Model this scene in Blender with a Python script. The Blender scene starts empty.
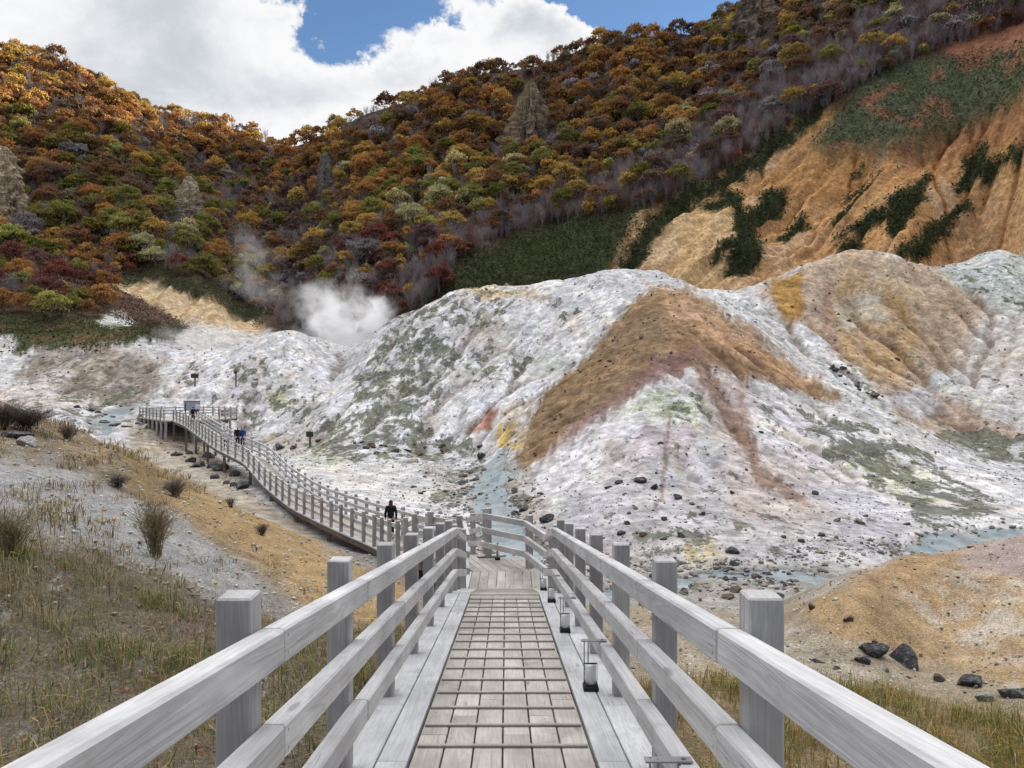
import bpy, bmesh, math, random
import numpy as np
from mathutils import Vector, Matrix, Euler

random.seed(7)
rng = np.random.default_rng(11)
scene = bpy.context.scene
COL = scene.collection
R = math.radians
F = 769.0                      # focal length of the camera in picture widths/1024

# ------------------------------------------------------------------ helpers
def link(o, parent=None):
    COL.objects.link(o)
    if parent is not None:
        o.parent = parent
    return o

def tag(o, label=None, cat=None, group=None, kind=None):
    if label: o['label'] = label
    if cat: o['category'] = cat
    if group: o['group'] = group
    if kind: o['kind'] = kind
    return o

def empty(name, loc=(0, 0, 0), rz=0.0):
    o = bpy.data.objects.new(name, None)
    o.location = loc
    o.rotation_euler = (0, 0, rz)
    o.empty_display_size = 0.2
    return link(o)

def np_mesh(name, verts, faces, mats=(), smooth=False, attrs=None, cols=None, uvw=None):
    """faces: (n,3) or (n,4) int array"""
    verts = np.asarray(verts, dtype=np.float32).reshape(-1, 3)
    faces = np.asarray(faces, dtype=np.int32)
    k = faces.shape[1]
    me = bpy.data.meshes.new(name)
    me.vertices.add(len(verts))
    me.vertices.foreach_set('co', verts.ravel())
    me.loops.add(faces.size)
    me.loops.foreach_set('vertex_index', faces.ravel())
    me.polygons.add(len(faces))
    me.polygons.foreach_set('loop_start', np.arange(0, faces.size, k, dtype=np.int32))
    me.polygons.foreach_set('loop_total', np.full(len(faces), k, dtype=np.int32))
    me.polygons.foreach_set('use_smooth', np.full(len(faces), bool(smooth)))
    me.update(calc_edges=True)
    if cols is not None:
        at = me.attributes.new('soil', 'FLOAT_COLOR', 'POINT')
        c = np.ones((len(verts), 4), dtype=np.float32)
        c[:, :3] = cols
        at.data.foreach_set('color', c.ravel())
    if attrs:
        for nm, arr in attrs.items():
            at = me.attributes.new(nm, 'FLOAT', 'POINT')
            at.data.foreach_set('value', np.asarray(arr, dtype=np.float32).ravel())
    if uvw is not None:
        at = me.attributes.new('grain', 'FLOAT_VECTOR', 'POINT')
        at.data.foreach_set('vector', np.asarray(uvw, dtype=np.float32).ravel())
    for m in mats:
        me.materials.append(m)
    me.validate()
    return me

def mesh_obj(name, me, parent=None, loc=None):
    o = bpy.data.objects.new(name, me)
    if loc is not None: o.location = loc
    return link(o, parent)

class MB:
    """collects timber boards, tubes and lathes; one mesh object at the end"""
    def __init__(s):
        s.v = []; s.f = []; s.u = []; s.w = []
    def quadbox(s, c8, bev=0.0):
        """c8: 8 corners; 0-3 start end (ccw), 4-7 far end"""
        c8 = [Vector(c) for c in c8]
        L = ((c8[4]-c8[0]).length)
        off = Vector((random.uniform(0, 50), random.uniform(0, 50), random.uniform(0, 50)))
        W = (c8[1]-c8[0]).length; H = (c8[3]-c8[0]).length
        loc = [(0,0,0),(0,W,0),(0,W,H),(0,0,H),(L,0,0),(L,W,0),(L,W,H),(L,0,H)]
        if bev <= 0:
            b = len(s.v)
            s.v += [tuple(c) for c in c8]
            s.u += [tuple(off+Vector(l)) for l in loc]
            tone = random.uniform(-1,1); s.w += [(l[0], l[2], tone) for l in loc]
            for q in ((3,2,1,0),(4,5,6,7),(0,1,5,4),(1,2,6,5),(2,3,7,6),(3,0,4,7)):
                s.f.append([b+i for i in q])
            return
        bm = bmesh.new()
        lay = bm.verts.layers.float_vector.new('g')
        vs = []
        for c, l in zip(c8, loc):
            v = bm.verts.new(c); v[lay] = off+Vector(l); vs.append(v)
        for q in ((3,2,1,0),(4,5,6,7),(0,1,5,4),(1,2,6,5),(2,3,7,6),(3,0,4,7)):
            bm.faces.new([vs[i] for i in q])
        bmesh.ops.bevel(bm, geom=list(bm.edges), offset=bev, segments=1, affect='EDGES', profile=0.5)
        bm.verts.index_update()
        b = len(s.v)
        A = c8[4]-c8[0]; Bv = c8[1]-c8[0]; Cv = c8[3]-c8[0]
        M3 = Matrix((A.normalized(), Bv.normalized(), Cv.normalized())).transposed().inverted()
        tone = random.uniform(-1,1)
        for v in bm.verts:
            s.v.append(tuple(v.co)); l = M3@(v.co-c8[0])
            s.u.append(tuple(off+l)); s.w.append((l[0], l[2], tone))
        for f in bm.faces:
            s.f.append([b+v.index for v in f.verts])
        bm.free()
    def beam(s, p0, p1, w, h, bev=0.0, side=None):
        """board from p0 to p1 (centre line of its top face), width w across, height h downwards"""
        p0 = Vector(p0); p1 = Vector(p1)
        d = (p1-p0)
        sd = Vector((d.y, -d.x, 0)).normalized() if side is None else Vector(side).normalized()
        dn = Vector((0, 0, -h))
        a = sd*(w/2)
        s.quadbox([p0-a+dn, p0+a+dn, p0+a, p0-a, p1-a+dn, p1+a+dn, p1+a, p1-a], bev)
    def post(s, x, y, z0, z1, w, rz=0.0, bev=0.0, w2=None):
        w2 = w2 or w
        c, n = math.cos(rz), math.sin(rz)
        q = []
        for zz in (z0, z1):
            for (a, b) in ((-w/2,-w2/2),(w/2,-w2/2),(w/2,w2/2),(-w/2,w2/2)):
                q.append((x+a*c-b*n, y+a*n+b*c, zz))
        s.quadbox(q, bev)
    def tube(s, pts, rads, n=8, cap=True):
        pts = [Vector(p) for p in pts]
        b = len(s.v)
        for i, p in enumerate(pts):
            t = (pts[min(i+1, len(pts)-1)]-pts[max(i-1, 0)])
            t = t.normalized() if t.length > 1e-9 else Vector((0,0,1))
            ax = Vector((0, 0, 1)) if abs(t.z) < 0.9 else Vector((1, 0, 0))
            u = t.cross(ax).normalized(); w = t.cross(u)
            r = rads[i] if hasattr(rads, '__len__') else rads
            for k in range(n):
                an = 2*math.pi*k/n
                q = p+u*(r*math.cos(an))+w*(r*math.sin(an))
                s.v.append(tuple(q)); s.u.append((i*0.3, k/n, 0)); s.w.append((9,9,0))
        for i in range(len(pts)-1):
            for k in range(n):
                k2 = (k+1) % n
                s.f.append([b+i*n+k, b+i*n+k2, b+(i+1)*n+k2, b+(i+1)*n+k])
        if cap:
            s.f.append([b+k for k in range(n)][::-1])
            s.f.append([b+(len(pts)-1)*n+k for k in range(n)])
    def build(s, name, mat, parent=None, smooth=False):
        me = bpy.data.meshes.new(name)
        me.from_pydata(s.v, [], s.f)
        at = me.attributes.new('grain', 'FLOAT_VECTOR', 'POINT')
        at.data.foreach_set('vector', np.asarray(s.u, dtype=np.float32).ravel())
        at = me.attributes.new('board', 'FLOAT_VECTOR', 'POINT')
        at.data.foreach_set('vector', np.asarray(s.w, dtype=np.float32).ravel())
        me.materials.append(mat)
        bm = bmesh.new(); bm.from_mesh(me)
        bmesh.ops.recalc_face_normals(bm, faces=bm.faces)
        bm.to_mesh(me); bm.free()
        if smooth:
            me.polygons.foreach_set('use_smooth', np.ones(len(me.polygons), dtype=bool))
        me.update()
        return mesh_obj(name, me, parent)

# ------------------------------------------------------------------ noise
_perm = np.random.default_rng(3).permutation(256)
_perm = np.concatenate([_perm, _perm, _perm]).astype(np.int32)
_gx = np.cos(np.arange(256)*2.399963); _gy = np.sin(np.arange(256)*2.399963)

def perlin(x, y, seed=0):
    x = np.asarray(x, dtype=np.float64)+seed*17.31; y = np.asarray(y, dtype=np.float64)+seed*9.77
    xi = np.floor(x).astype(np.int64); yi = np.floor(y).astype(np.int64)
    xf = x-xi; yf = y-yi
    xi &= 255; yi &= 255
    u = xf*xf*xf*(xf*(xf*6-15)+10); v = yf*yf*yf*(yf*(yf*6-15)+10)
    def g(i, j, fx, fy):
        h = _perm[_perm[(xi+i) & 255]+((yi+j) & 255)]
        return _gx[h]*fx+_gy[h]*fy
    n00 = g(0,0,xf,yf); n10 = g(1,0,xf-1,yf); n01 = g(0,1,xf,yf-1); n11 = g(1,1,xf-1,yf-1)
    a = n00+(n10-n00)*u; b = n01+(n11-n01)*u
    return (a+(b-a)*v)*1.5

def fbm(x, y, octv=4, seed=0, gain=0.5):
    t = 0; a = 1.0; s = 0
    for i in range(octv):
        t = t+a*perlin(x*2**i, y*2**i, seed+i*3); s += a; a *= gain
    return t/s*1.4

def ridged(x, y, octv=3, seed=0):
    t = 0; a = 1.0; s = 0
    for i in range(octv):
        t = t+a*(1-np.abs(perlin(x*2**i, y*2**i, seed+i*3))*1.8); s += a; a *= 0.5
    return t/s

def sstep(a, b, x):
    t = np.clip((x-a)/(b-a), 0, 1)
    return t*t*(3-2*t)

# ------------------------------------------------------------------ shader helpers
class NT:
    def __init__(s, tree): s.t = tree; s.n = tree.nodes; s.l = tree.links
    def new(s, typ, **kw):
        n = s.n.new(typ)
        for k, v in kw.items(): setattr(n, k, v)
        return n
    def put(s, sock, val):
        if hasattr(val, 'is_linked') or isinstance(val, bpy.types.NodeSocket): s.l.new(val, sock)
        else: sock.default_value = val
    def math(s, op, a, b=0.0, c=None, clamp=False):
        n = s.new('ShaderNodeMath', operation=op, use_clamp=clamp)
        s.put(n.inputs[0], a); s.put(n.inputs[1], b)
        if c is not None: s.put(n.inputs[2], c)
        return n.outputs[0]
    def vmath(s, op, a, b=(0,0,0)):
        n = s.new('ShaderNodeVectorMath', operation=op)
        s.put(n.inputs[0], a)
        if op == 'SCALE': s.put(n.inputs['Scale'], b)
        else: s.put(n.inputs[1], b)
        return n.outputs[0]
    def mix(s, fac, a, b, blend='MIX'):
        n = s.new('ShaderNodeMix', data_type='RGBA', blend_type=blend)
        s.put(n.inputs['Factor'], fac); s.put(n.inputs['A'], a); s.put(n.inputs['B'], b)
        return n.outputs['Result']
    def noise(s, vec, scale, detail=4.0, rough=0.5, dim='3D', dist=0.0):
        n = s.new('ShaderNodeTexNoise', noise_dimensions=dim)
        if vec is not None: s.put(n.inputs['Vector'], vec)
        s.put(n.inputs['Scale'], scale); s.put(n.inputs['Detail'], detail); s.put(n.inputs['Roughness'], rough)
        s.put(n.inputs['Distortion'], dist)
        return n.outputs['Fac']
    def rng(s, x, a, b, c=0.0, d=1.0, smooth=True):
        n = s.new('ShaderNodeMapRange')
        n.interpolation_type = 'SMOOTHSTEP' if smooth else 'LINEAR'
        s.put(n.inputs['Value'], x)
        for nm, v in (('From Min', a), ('From Max', b), ('To Min', c), ('To Max', d)): s.put(n.inputs[nm], v)
        return n.outputs['Result']
    def ramp(s, fac, stops):
        n = s.new('ShaderNodeValToRGB')
        e = n.color_ramp.elements
        while len(e) > 1: e.remove(e[-1])
        e[0].position = stops[0][0]; e[0].color = (*stops[0][1], 1)
        for p, c in stops[1:]:
            q = e.new(p); q.color = (*c, 1)
        s.put(n.inputs[0], fac)
        return n.outputs[0]

def material(name):
    m = bpy.data.materials.new(name); m.use_nodes = True
    t = NT(m.node_tree)
    b = m.node_tree.nodes['Principled BSDF']
    b.inputs['Specular IOR Level'].default_value = 0.25
    b.inputs['Roughness'].default_value = 0.85
    return m, t, b

def plain(name, col, rough=0.7, metal=0.0, var=0.15, scale=8.0, spec=0.3):
    m, t, b = material(name)
    tc = t.new('ShaderNodeTexCoord').outputs['Object']
    n = t.noise(tc, scale, 4)
    f = t.rng(n, 0.3, 0.7, 1-var, 1+var)
    c = t.vmath('SCALE', (*col,), f)
    t.put(b.inputs['Base Color'], c)
    b.inputs['Roughness'].default_value = rough
    b.inputs['Metallic'].default_value = metal
    b.inputs['Specular IOR Level'].default_value = spec
    return m

def bump(t, b, h, strength, dist):
    n = t.new('ShaderNodeBump')
    n.inputs['Strength'].default_value = strength
    n.inputs['Distance'].default_value = dist
    t.put(n.inputs['Height'], h)
    t.l.new(n.outputs[0], b.inputs['Normal'])

def attr(t, name):
    n = t.new('ShaderNodeAttribute'); n.attribute_name = name
    return n
# ------------------------------------------------------------------ the lie of the land
# survey sightings taken from the top of the ramp: bearing, height line, distance (m); the unseen hill at right is raised to block the sun
CP = """
-300 1038 2;512 1230 2;1300 1384 2
100 817 4;512 900 4;900 950 4;-300 800 4;1400 950 4
100 706 6;-200 640 6;512 770 6;900 850 6;1200 900 6
30 565 9;250 648 9;512 690 9;760 720 9;1000 775 9;1250 790 9;-300 520 9
155 557 13;330 612 13;512 635 13;740 668 13;900 700 13;1024 715 13;1300 690 13
0 462 17;200 524 17;330 572 17;512 618 17;700 630 17;800 648 17;900 656 17
1024 692 14.5;800 606 20;860 594 18.5;925 553 24;1024 546 26;960 580 20;1024 612 18;1200 560 24
925 600 30;1024 600 30;960 541 37;1024 533 38;1200 560 36
0 407 34;60 426 34;130 452 32;200 492 27;260 520 24;330 554 20.5;385 584 16.5;-200 385 36;-400 370 36
0 440 24;60 456 22;155 501 19;230 542 17;-300 430 17
300 530 38;335 548 30;260 496 47;200 457 65;150 436 80;100 421 85;60 411 85
0 403 90;-200 395 90;130 490 45;0 465 45;-200 440 45;200 502 45
470 592 20;430 570 26;380 553 31;340 530 39
560 602 22;600 606 24;512 580 28;512 530 40;490 500 50;470 480 60;420 468 60;350 456 68;400 483 56;360 494 49;320 500 47
300 441 85;250 426 92;430 455 72;480 460 70
700 578 30;700 604 25;640 592 27;770 572 31;820 590 27;760 622 21;880 560 33;600 572 31
520 521 42;560 549 36;640 563 33;740 566 31.5;900 553 35;990 531 39
650 350 66;630 275 92;600 345 76;570 385 68;530 458 56;640 400 58;640 450 48;640 505 40;720 345 70
700 292 86;760 333 81;840 386 74;910 425 68;1000 472 58;1100 500 52
740 420 57;740 485 44;850 452 55;850 505 44;930 505 45;800 410 64
345 370 106;380 327 106;430 301 108;480 285 110;560 279 105;590 274 98
480 350 90;480 400 78;480 445 70;400 400 86;400 438 76;340 432 80;560 350 83;540 400 71;510 450 60;430 350 95
480 368 145;560 366 145;400 375 145;640 350 140;345 372 150
240 346 110;295 336 112;200 372 108;330 386 100;250 388 100;200 396 96;170 353 118;300 376 102;270 410 94;320 410 90
240 358 138;295 352 138;210 332 150
110 281 185;150 273 190;215 290 185;262 318 180;170 326 165;250 338 160;130 305 172;290 345 160
100 353 115;60 371 108;150 386 100;20 386 100;20 361 118;0 346 125;60 336 130;150 331 138;100 395 98;-200 340 130;-200 370 100
700 290 118;760 284 118;800 263 118;850 249 118;900 256 116;960 263 115;1024 268 112
850 300 106;850 345 95;900 382 88;950 420 80;1024 450 70;1024 380 86;1024 320 98;940 340 98;1150 330 90;1150 440 70
725 302 101;790 346 91;850 386 84;920 426 76;1010 466 67
850 358 150;1000 345 150;700 345 145;930 350 145
1024 262 140;990 262 145;1060 235 148
650 287 165;640 240 176;760 182 192;800 112 207;1024 100 172;1024 220 150;900 232 158;900 150 182;730 245 168;950 60 204;1024 0 207;1024 -100 230
1200 -140 215;1200 80 150;1200 250 120;900 -20 245;850 0 265;1000 -200 320
1250 -260 300;1500 -230 200;1684 -160 100;1684 -420 150;1684 100 60;1684 400 30;1500 100 100;1450 400 40;1684 -420 300
560 245 200;560 185 230;530 128 268;460 92 300;600 55 300;700 40 310;730 25 312;760 0 320;690 100 265;640 150 235;700 170 205
300 146 330;340 128 325;400 107 315;520 78 305;650 44 303;790 60 245
330 285 192;400 292 178;460 290 168;300 312 188;540 268 180;610 268 172
440 205 230;400 160 270;340 210 250;300 195 290;250 305 200;240 320 185;470 150 262;380 240 215
-200 30 320;20 60 312;100 90 316;140 118 325;190 118 370;240 132 365;285 150 350
0 125 270;100 155 260;200 175 290;0 205 220;100 222 215;180 218 235;240 225 245;0 283 170;60 292 165;100 262 195;200 262 205
-300 120 240;-300 250 150;-500 60 250;-500 300 90;-500 420 40;-500 600 10;-500 -20 330
-400 300 520;100 300 520;400 280 520;700 220 520;900 -40 500;1250 -60 500;1650 -50 500
-400 360 930;300 360 930;700 350 930;1100 300 930;1650 250 930
"""
XYZ = [(40,8,14),(70,18,46),(110,35,86),(160,60,128),(60,-2,30),(110,0,80),(220,110,170),(22,2,0.5),(-40,8,6),(-90,20,30),(-22,2,1),(-150,50,60),(14,0,-2.6)]  # right-hand points: unseen high ground built up to keep sun off the ramp
pts = np.array([[float(v) for v in p.split()] for line in CP.strip().splitlines() for p in line.split(';')])
Y0 = 6.0
def world(px, py, d):
    return np.array([(px-512)/F*d, d, (384-py)/F*d])
cx = (pts[:,0]-512)/F*pts[:,2]; cz = (384-pts[:,1])/F*pts[:,2]; cd = pts[:,2]
xyz = np.array(XYZ, dtype=float); cx = np.concatenate([cx, xyz[:,0]]); cd = np.concatenate([cd, xyz[:,1]]); cz = np.concatenate([cz, xyz[:,2]])
KA, KB = 7.69, 4.2
A = np.stack([cx/(cd+Y0)*KA, np.log(cd+Y0)*KB], 1)
val = cz/(cd+Y0)
def phi(r2): return r2*np.log(r2+1e-9)*0.5
D2 = ((A[:,None,:]-A[None])**2).sum(-1)
n = len(A)
M = np.zeros((n+3, n+3)); M[:n,:n] = phi(D2)+np.eye(n)*0.004
M[:n,n] = 1; M[:n,n+1:] = A; M[n,:n] = 1; M[n+1:,:n] = A.T
W = np.linalg.solve(M, np.concatenate([val, np.zeros(3)]))
def base_v(s, b):
    q = np.stack([np.asarray(s).ravel()*KA, np.asarray(b).ravel()*KB], 1)
    out = np.empty(len(q))
    for i in range(0, len(q), 20000):
        c = q[i:i+20000]
        d2 = (c[:,0:1]-A[None,:,0])**2+(c[:,1:2]-A[None,:,1])**2
        out[i:i+20000] = phi(d2)@W[:n]+W[n]+c@W[n+1:]
    return out.reshape(np.shape(s))

S = np.unique(np.concatenate([np.linspace(-5,-1.7,26), np.linspace(-1.7,-0.74,50), np.linspace(-0.74,0.74,600), np.linspace(0.74,1.7,50), np.linspace(1.7,5,26)]))
B = np.unique(np.concatenate([np.linspace(math.log(1.2), math.log(36), 330), np.linspace(math.log(36), math.log(390), 720), np.linspace(math.log(390), math.log(960), 40), np.linspace(math.log(138), math.log(262), 420), np.linspace(math.log(17), math.log(42), 260)]))
Sg, Bg = np.meshgrid(S, B)             # rows = distance
Rg = np.exp(Bg)
Yg = Rg-Y0; Xg = Sg*Rg
# thin-plate surface on a half-density grid, then refined
Vb = base_v(Sg, Bg)
Zb = Vb*Rg
Yc = np.maximum(Yg, 0.6)
PXg = 512+F*Xg/Yc; PYg = 384-F*Zb/Yc

# ------------------------------------------------------------------ zones
def pmask(poly, soft=6.0, dmin=0.0, dmax=1e9, warp=6.0, wl=22.0, seed=0, PX=None, PY=None, Y=None):
    PX = PXg if PX is None else PX; PY = PYg if PY is None else PY; Y = Yg if Y is None else Y
    if 27 <= dmin <= 100: soft = soft*0.8
    poly = np.asarray(poly, dtype=float)
    pad = soft+warp*1.6+2
    lo = poly.min(0)-pad; hi = poly.max(0)+pad
    sel = (PX > lo[0]) & (PX < hi[0]) & (PY > lo[1]) & (PY < hi[1]) & (Y >= dmin*0.97) & (Y <= dmax*1.03)
    out = np.zeros(PX.shape)
    if not sel.any(): return out
    x = PX[sel]; y = PY[sel]; d = Y[sel]
    if warp > 0:
        wx = fbm(x/wl, y/wl, 4, seed+50, 0.6)*warp; wy = fbm(x/wl+31.7, y/wl, 4, seed+90, 0.6)*warp
        if 27 <= dmin <= 100:      # soils wash a little way down the slope in runs
            wy = wy+fbm((x+y*0.25)/3.5, y/45, 3, seed+130)*6.5
        x = x+wx; y = y+wy
    inside = np.zeros(x.shape, dtype=bool); dist = np.full(x.shape, 1e9)
    m = len(poly)
    for i in range(m):
        ax, ay = poly[i]; bx, by = poly[(i+1) % m]
        c = ((ay > y) != (by > y))
        with np.errstate(divide='ignore', invalid='ignore'):
            inside ^= c & (x < (bx-ax)*(y-ay)/(by-ay+1e-12)+ax)
        ex, ey = bx-ax, by-ay
        t = np.clip(((x-ax)*ex+(y-ay)*ey)/(ex*ex+ey*ey+1e-9), 0, 1)
        dist = np.minimum(dist, np.hypot(x-ax-t*ex, y-ay-t*ey))
    sd = np.where(inside, dist, -dist)
    w = sstep(-soft, soft, sd)
    if dmin > 0: w = w*sstep(dmin*0.97, dmin*1.03, d)
    if dmax < 1e8: w = w*(1-sstep(dmax*0.97, dmax*1.03, d))
    out[sel] = w
    return out

ORANGE = [(600,300),(612,262),(645,215),(700,180),(735,160),(790,115),(830,92),(815,130),(812,140),(870,142),(930,132),(975,112),(1024,88),(1300,60),(1300,320),(1024,290),(850,300),(720,310)]
GREENTOP = [(812,140),(845,98),(900,62),(960,48),(1024,32),(1150,10),(1150,80),(1024,90),(960,125),(880,142)]
w_far = sstep(126, 136, Yg)
w_orange = pmask(ORANGE, 6, 132, 320, 8, 30, 1)
w_gtop = pmask(GREENTOP, 8, 132, 330, 9, 30, 2)
w_ochre = pmask([(108,282),(150,274),(212,293),(264,322),(258,340),(215,338),(185,325),(160,306),(130,296)], 5, 125, 230, 5, 20, 3)

# stream courses
STREAMS = [
  [(500,466,63),(492,480,58),(490,497,51),(494,512,46),(505,532,40),(520,556,34)],
  [(560,598,24),(600,586,27),(650,579,29),(700,573,30.5),(760,570,31),(820,574,30.4),(850,579,29.6)],
  [(925,556,34.5),(960,543,37),(1000,534,38),(1060,527,39)],
  [(120,404,93),(112,415,88),(104,423,84),(96,431,80)],
]
SW = [1.05, 0.62, 0.95, 1.0]
w_stream = np.zeros(Yg.shape)
for crs, wd in zip(STREAMS, SW):
    P = np.array([world(*c)[:2] for c in crs])
    sel = (Yg > P[:,1].min()-6) & (Yg < P[:,1].max()+6) & (Xg > P[:,0].min()-8) & (Xg < P[:,0].max()+8)
    x = Xg[sel]+fbm(Xg[sel]/2.5, Yg[sel]/2.5, 3, 21)*1.0; y = Yg[sel]+fbm(Xg[sel]/2.5, Yg[sel]/2.5, 3, 25)*1.6
    dist = np.full(x.shape, 1e9)
    for a, b in zip(P[:-1], P[1:]):
        e = b-a; t = np.clip(((x-a[0])*e[0]+(y-a[1])*e[1])/(e@e), 0, 1)
        dist = np.minimum(dist, np.hypot(x-a[0]-t*e[0], y-a[1]-t*e[1]))
    w_stream[sel] = np.maximum(w_stream[sel], 1-sstep(wd*0.6, wd*1.8, dist))

# ------------------------------------------------------------------ walkway line (needed to keep the ground below the boards)
def cxr(d): return -0.02-0.0078*d
def zdeck(d):
    if d <= 12.4: return -1.5-0.15*d
    if d <= 15.2: return -3.36-(d-12.4)*0.2464
    return -4.05
PATH0 = np.array([(-0.75,16.9,-4.05),(-1.15,18.3,-4.08),(-2.3,21,-4.6),(-4.55,26.3,-5.38),(-6.3,30.2,-5.85),(-8.3,34.8,-6.2),(-10.2,39,-6.38),(-12.6,43.4,-6.36),(-15.0,47.5,-6.15),(-17.3,52.0,-5.65),(-20.4,57.6,-5.1),(-26.2,67,-4.25),(-30.5,73.5,-3.9),(-34.2,79.5,-3.8)])
PATH = np.array([(-0.75,16.9,-4.05),(-1.15,18.3,-4.08),(-2.6,23.45,-5.3),(-4.4,28.9,-6.0),(-7.6,35.2,-6.4),(-11.0,41.5,-6.62),(-14.7,48.3,-6.3),(-17.7,53.5,-5.45),(-21.6,58.8,-4.95),(-25.2,65.0,-4.6),(-28.4,70.5,-4.25),(-31,75,-4.0),(-34.2,79.8,-3.8)])
def resample(P, step):
    # Catmull-Rom then even spacing
    Q = [P[0]]
    for i in range(len(P)-1):
        p0 = P[max(i-1,0)]; p1 = P[i]; p2 = P[i+1]; p3 = P[min(i+2,len(P)-1)]
        for k in range(1, 25):
            t = k/24
            cr = 0.5*((2*p1)+(-p0+p2)*t+(2*p0-5*p1+4*p2-p3)*t*t+(-p0+3*p1-3*p2+p3)*t**3); Q.append(cr*0.35+(p1+(p2-p1)*t)*0.65)
    Q = np.array(Q)
    L = np.concatenate([[0], np.cumsum(np.linalg.norm(np.diff(Q, axis=0), axis=1))])
    m = max(2, int(round(L[-1]/step))+1)
    s = np.linspace(0, L[-1], m)
    return np.stack([np.interp(s, L, Q[:,k]) for k in range(3)], 1)
PFINE = resample(PATH, 0.4)

# ------------------------------------------------------------------ relief
hill = w_far*(1-w_orange)*(1-w_ochre)
Z = Zb.copy()
Z += hill*(fbm(Xg/45, Yg/45, 4, 5)*4.0*sstep(150,200,Yg)+fbm(Xg/9, Yg/9, 3, 6)*0.9)
# rills of the bare orange slope run down towards the valley
al = Xg*(-0.88)+Yg*(-0.47); ac = Xg*(-0.47)+Yg*0.88
wob = fbm(Xg/20, Yg/20, 3, 8)*5
Z -= (w_orange*(1-w_gtop))*((1-ridged((ac+wob)/17, al/70, 4, 9))*6.0+fbm(ac/3, al/9, 5, 12, .6)*1.3)
Z -= w_orange*np.maximum(0, ridged((ac+wob*0.6)/6.5, al/50, 3, 14)-0.5)*4.2
Z -= w_ochre*(1-ridged(Xg/6, Yg/30, 3, 15))*2.5
# sinter mounds
wm = sstep(27, 36, Yg)*(1-w_far)
fx = Xg+fbm(Xg/7, Yg/7, 3, 31)*3.0
high = sstep(-7.2, -4.5, Zb)
Z += wm*(fbm(Xg/12, Yg/12, 3, 16, 0.45)*0.75+fbm(Xg/2.4, Yg/2.4, 3, 18, 0.55)*0.05)*(0.25+0.75*high)
Z -= wm*high*np.maximum(0, ridged(fx/6.5, Yg/26, 3, 19)-0.35)*0.7
Z -= wm*high*np.maximum(0, ridged((fx*0.8+Yg*0.5)/3.0, (Yg-fx*0.3)/17, 2, 43)-0.5)*0.55
Z += wm*high*np.maximum(0, fbm(Xg/4.0, Yg/4.0, 4, 22, 0.6)-0.3)*0.7
# foreground banks
wn = 1-sstep(27, 36, Yg)
Z += wn*(fbm(Xg/2.3, Yg/2.3, 4, 23)*0.13+fbm(Xg/0.5, Yg/0.5, 3, 24)*0.03)*sstep(1.0,1.8,np.abs(Xg-cxr(Yg)))
Z += wn*sstep(8,14,Yg)*fbm(Xg/4, Yg/4, 3, 27)*0.16

# rain: water gathers into rills and gullies and cuts them
def gsample(arr, x, y):
    bb = np.log(np.asarray(y, dtype=float)+Y0); s = np.asarray(x, dtype=float)/np.exp(bb)
    i = np.clip(np.searchsorted(B, bb)-1, 0, len(B)-2); j = np.clip(np.searchsorted(S, s)-1, 0, len(S)-2)
    tb = np.clip((bb-B[i])/(B[i+1]-B[i]), 0, 1); ts = np.clip((s-S[j])/(S[j+1]-S[j]), 0, 1)
    return (arr[i,j]*(1-tb)*(1-ts)+arr[i+1,j]*tb*(1-ts)+arr[i,j+1]*(1-tb)*ts+arr[i+1,j+1]*tb*ts)
def blur(h, k=1):
    for _ in range(k):
        h = (np.roll(h,1,0)+np.roll(h,-1,0)+2*h)/4; h = (np.roll(h,1,1)+np.roll(h,-1,1)+2*h)/4
    return h
def rain(x0, x1, y0, y1, st, rounds, K, widen, seed):
    xs = np.arange(x0, x1, st); ys = np.arange(y0, y1, st)
    GX, GY = np.meshgrid(xs, ys)
    H0 = gsample(Z, GX, GY); H = H0+np.random.default_rng(seed).normal(0, st*0.04, H0.shape)
    ny, nx = H.shape; acc_l = None
    offs = [(-1,-1),(-1,0),(-1,1),(0,-1),(0,1),(1,-1),(1,0),(1,1)]
    for rd in range(rounds):
        best = np.zeros(H.shape); tgt = np.full(H.shape, -1, dtype=np.int64)
        ids = np.arange(ny*nx).reshape(ny, nx)
        for (dy_, dx_) in offs:
            sh = np.roll(np.roll(H, -dy_, 0), -dx_, 1); idn = np.roll(np.roll(ids, -dy_, 0), -dx_, 1)
            sl = (H-sh)/(st*math.hypot(dx_, dy_))
            m = sl > best
            best[m] = sl[m]; tgt[m] = idn[m]
        tgt[0,:] = tgt[-1,:] = -1; tgt[:,0] = tgt[:,-1] = -1
        order = np.argsort(-H.ravel(), kind='stable').tolist(); tg = tgt.ravel().tolist(); acc = [1.0]*(ny*nx)
        for k in order:
            q = tg[k]
            if q >= 0: acc[q] += acc[k]
        acc = np.array(acc).reshape(ny, nx)
        la = np.log1p(acc*st*st/2.0)
        cut = K*np.clip(la-0.35, 0, 5.5)**1.3*np.clip(best*1.8, 0, 1)
        H = H-(0.45*cut+0.55*blur(cut, widen)*1.6)
        H = H*0.82+blur(H, 1)*0.18
        acc_l = la
    edge = np.minimum(np.minimum(GX-x0, x1-GX), np.minimum(GY-y0, y1-GY))
    fe = sstep(0, 8*st, edge)
    if st < 0.4:
        m3 = acc_l.copy()
        for dy_, dx_ in ((0,1),(1,0),(0,-1),(-1,0)):
            m3 = np.maximum(m3, np.roll(np.roll(acc_l, dy_, 0), dx_, 1))
        acc_l = blur(m3, 2)
    else: acc_l = blur(acc_l, 1)
    return xs, ys, blur(H-H0, 1)*fe, acc_l*fe
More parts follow.
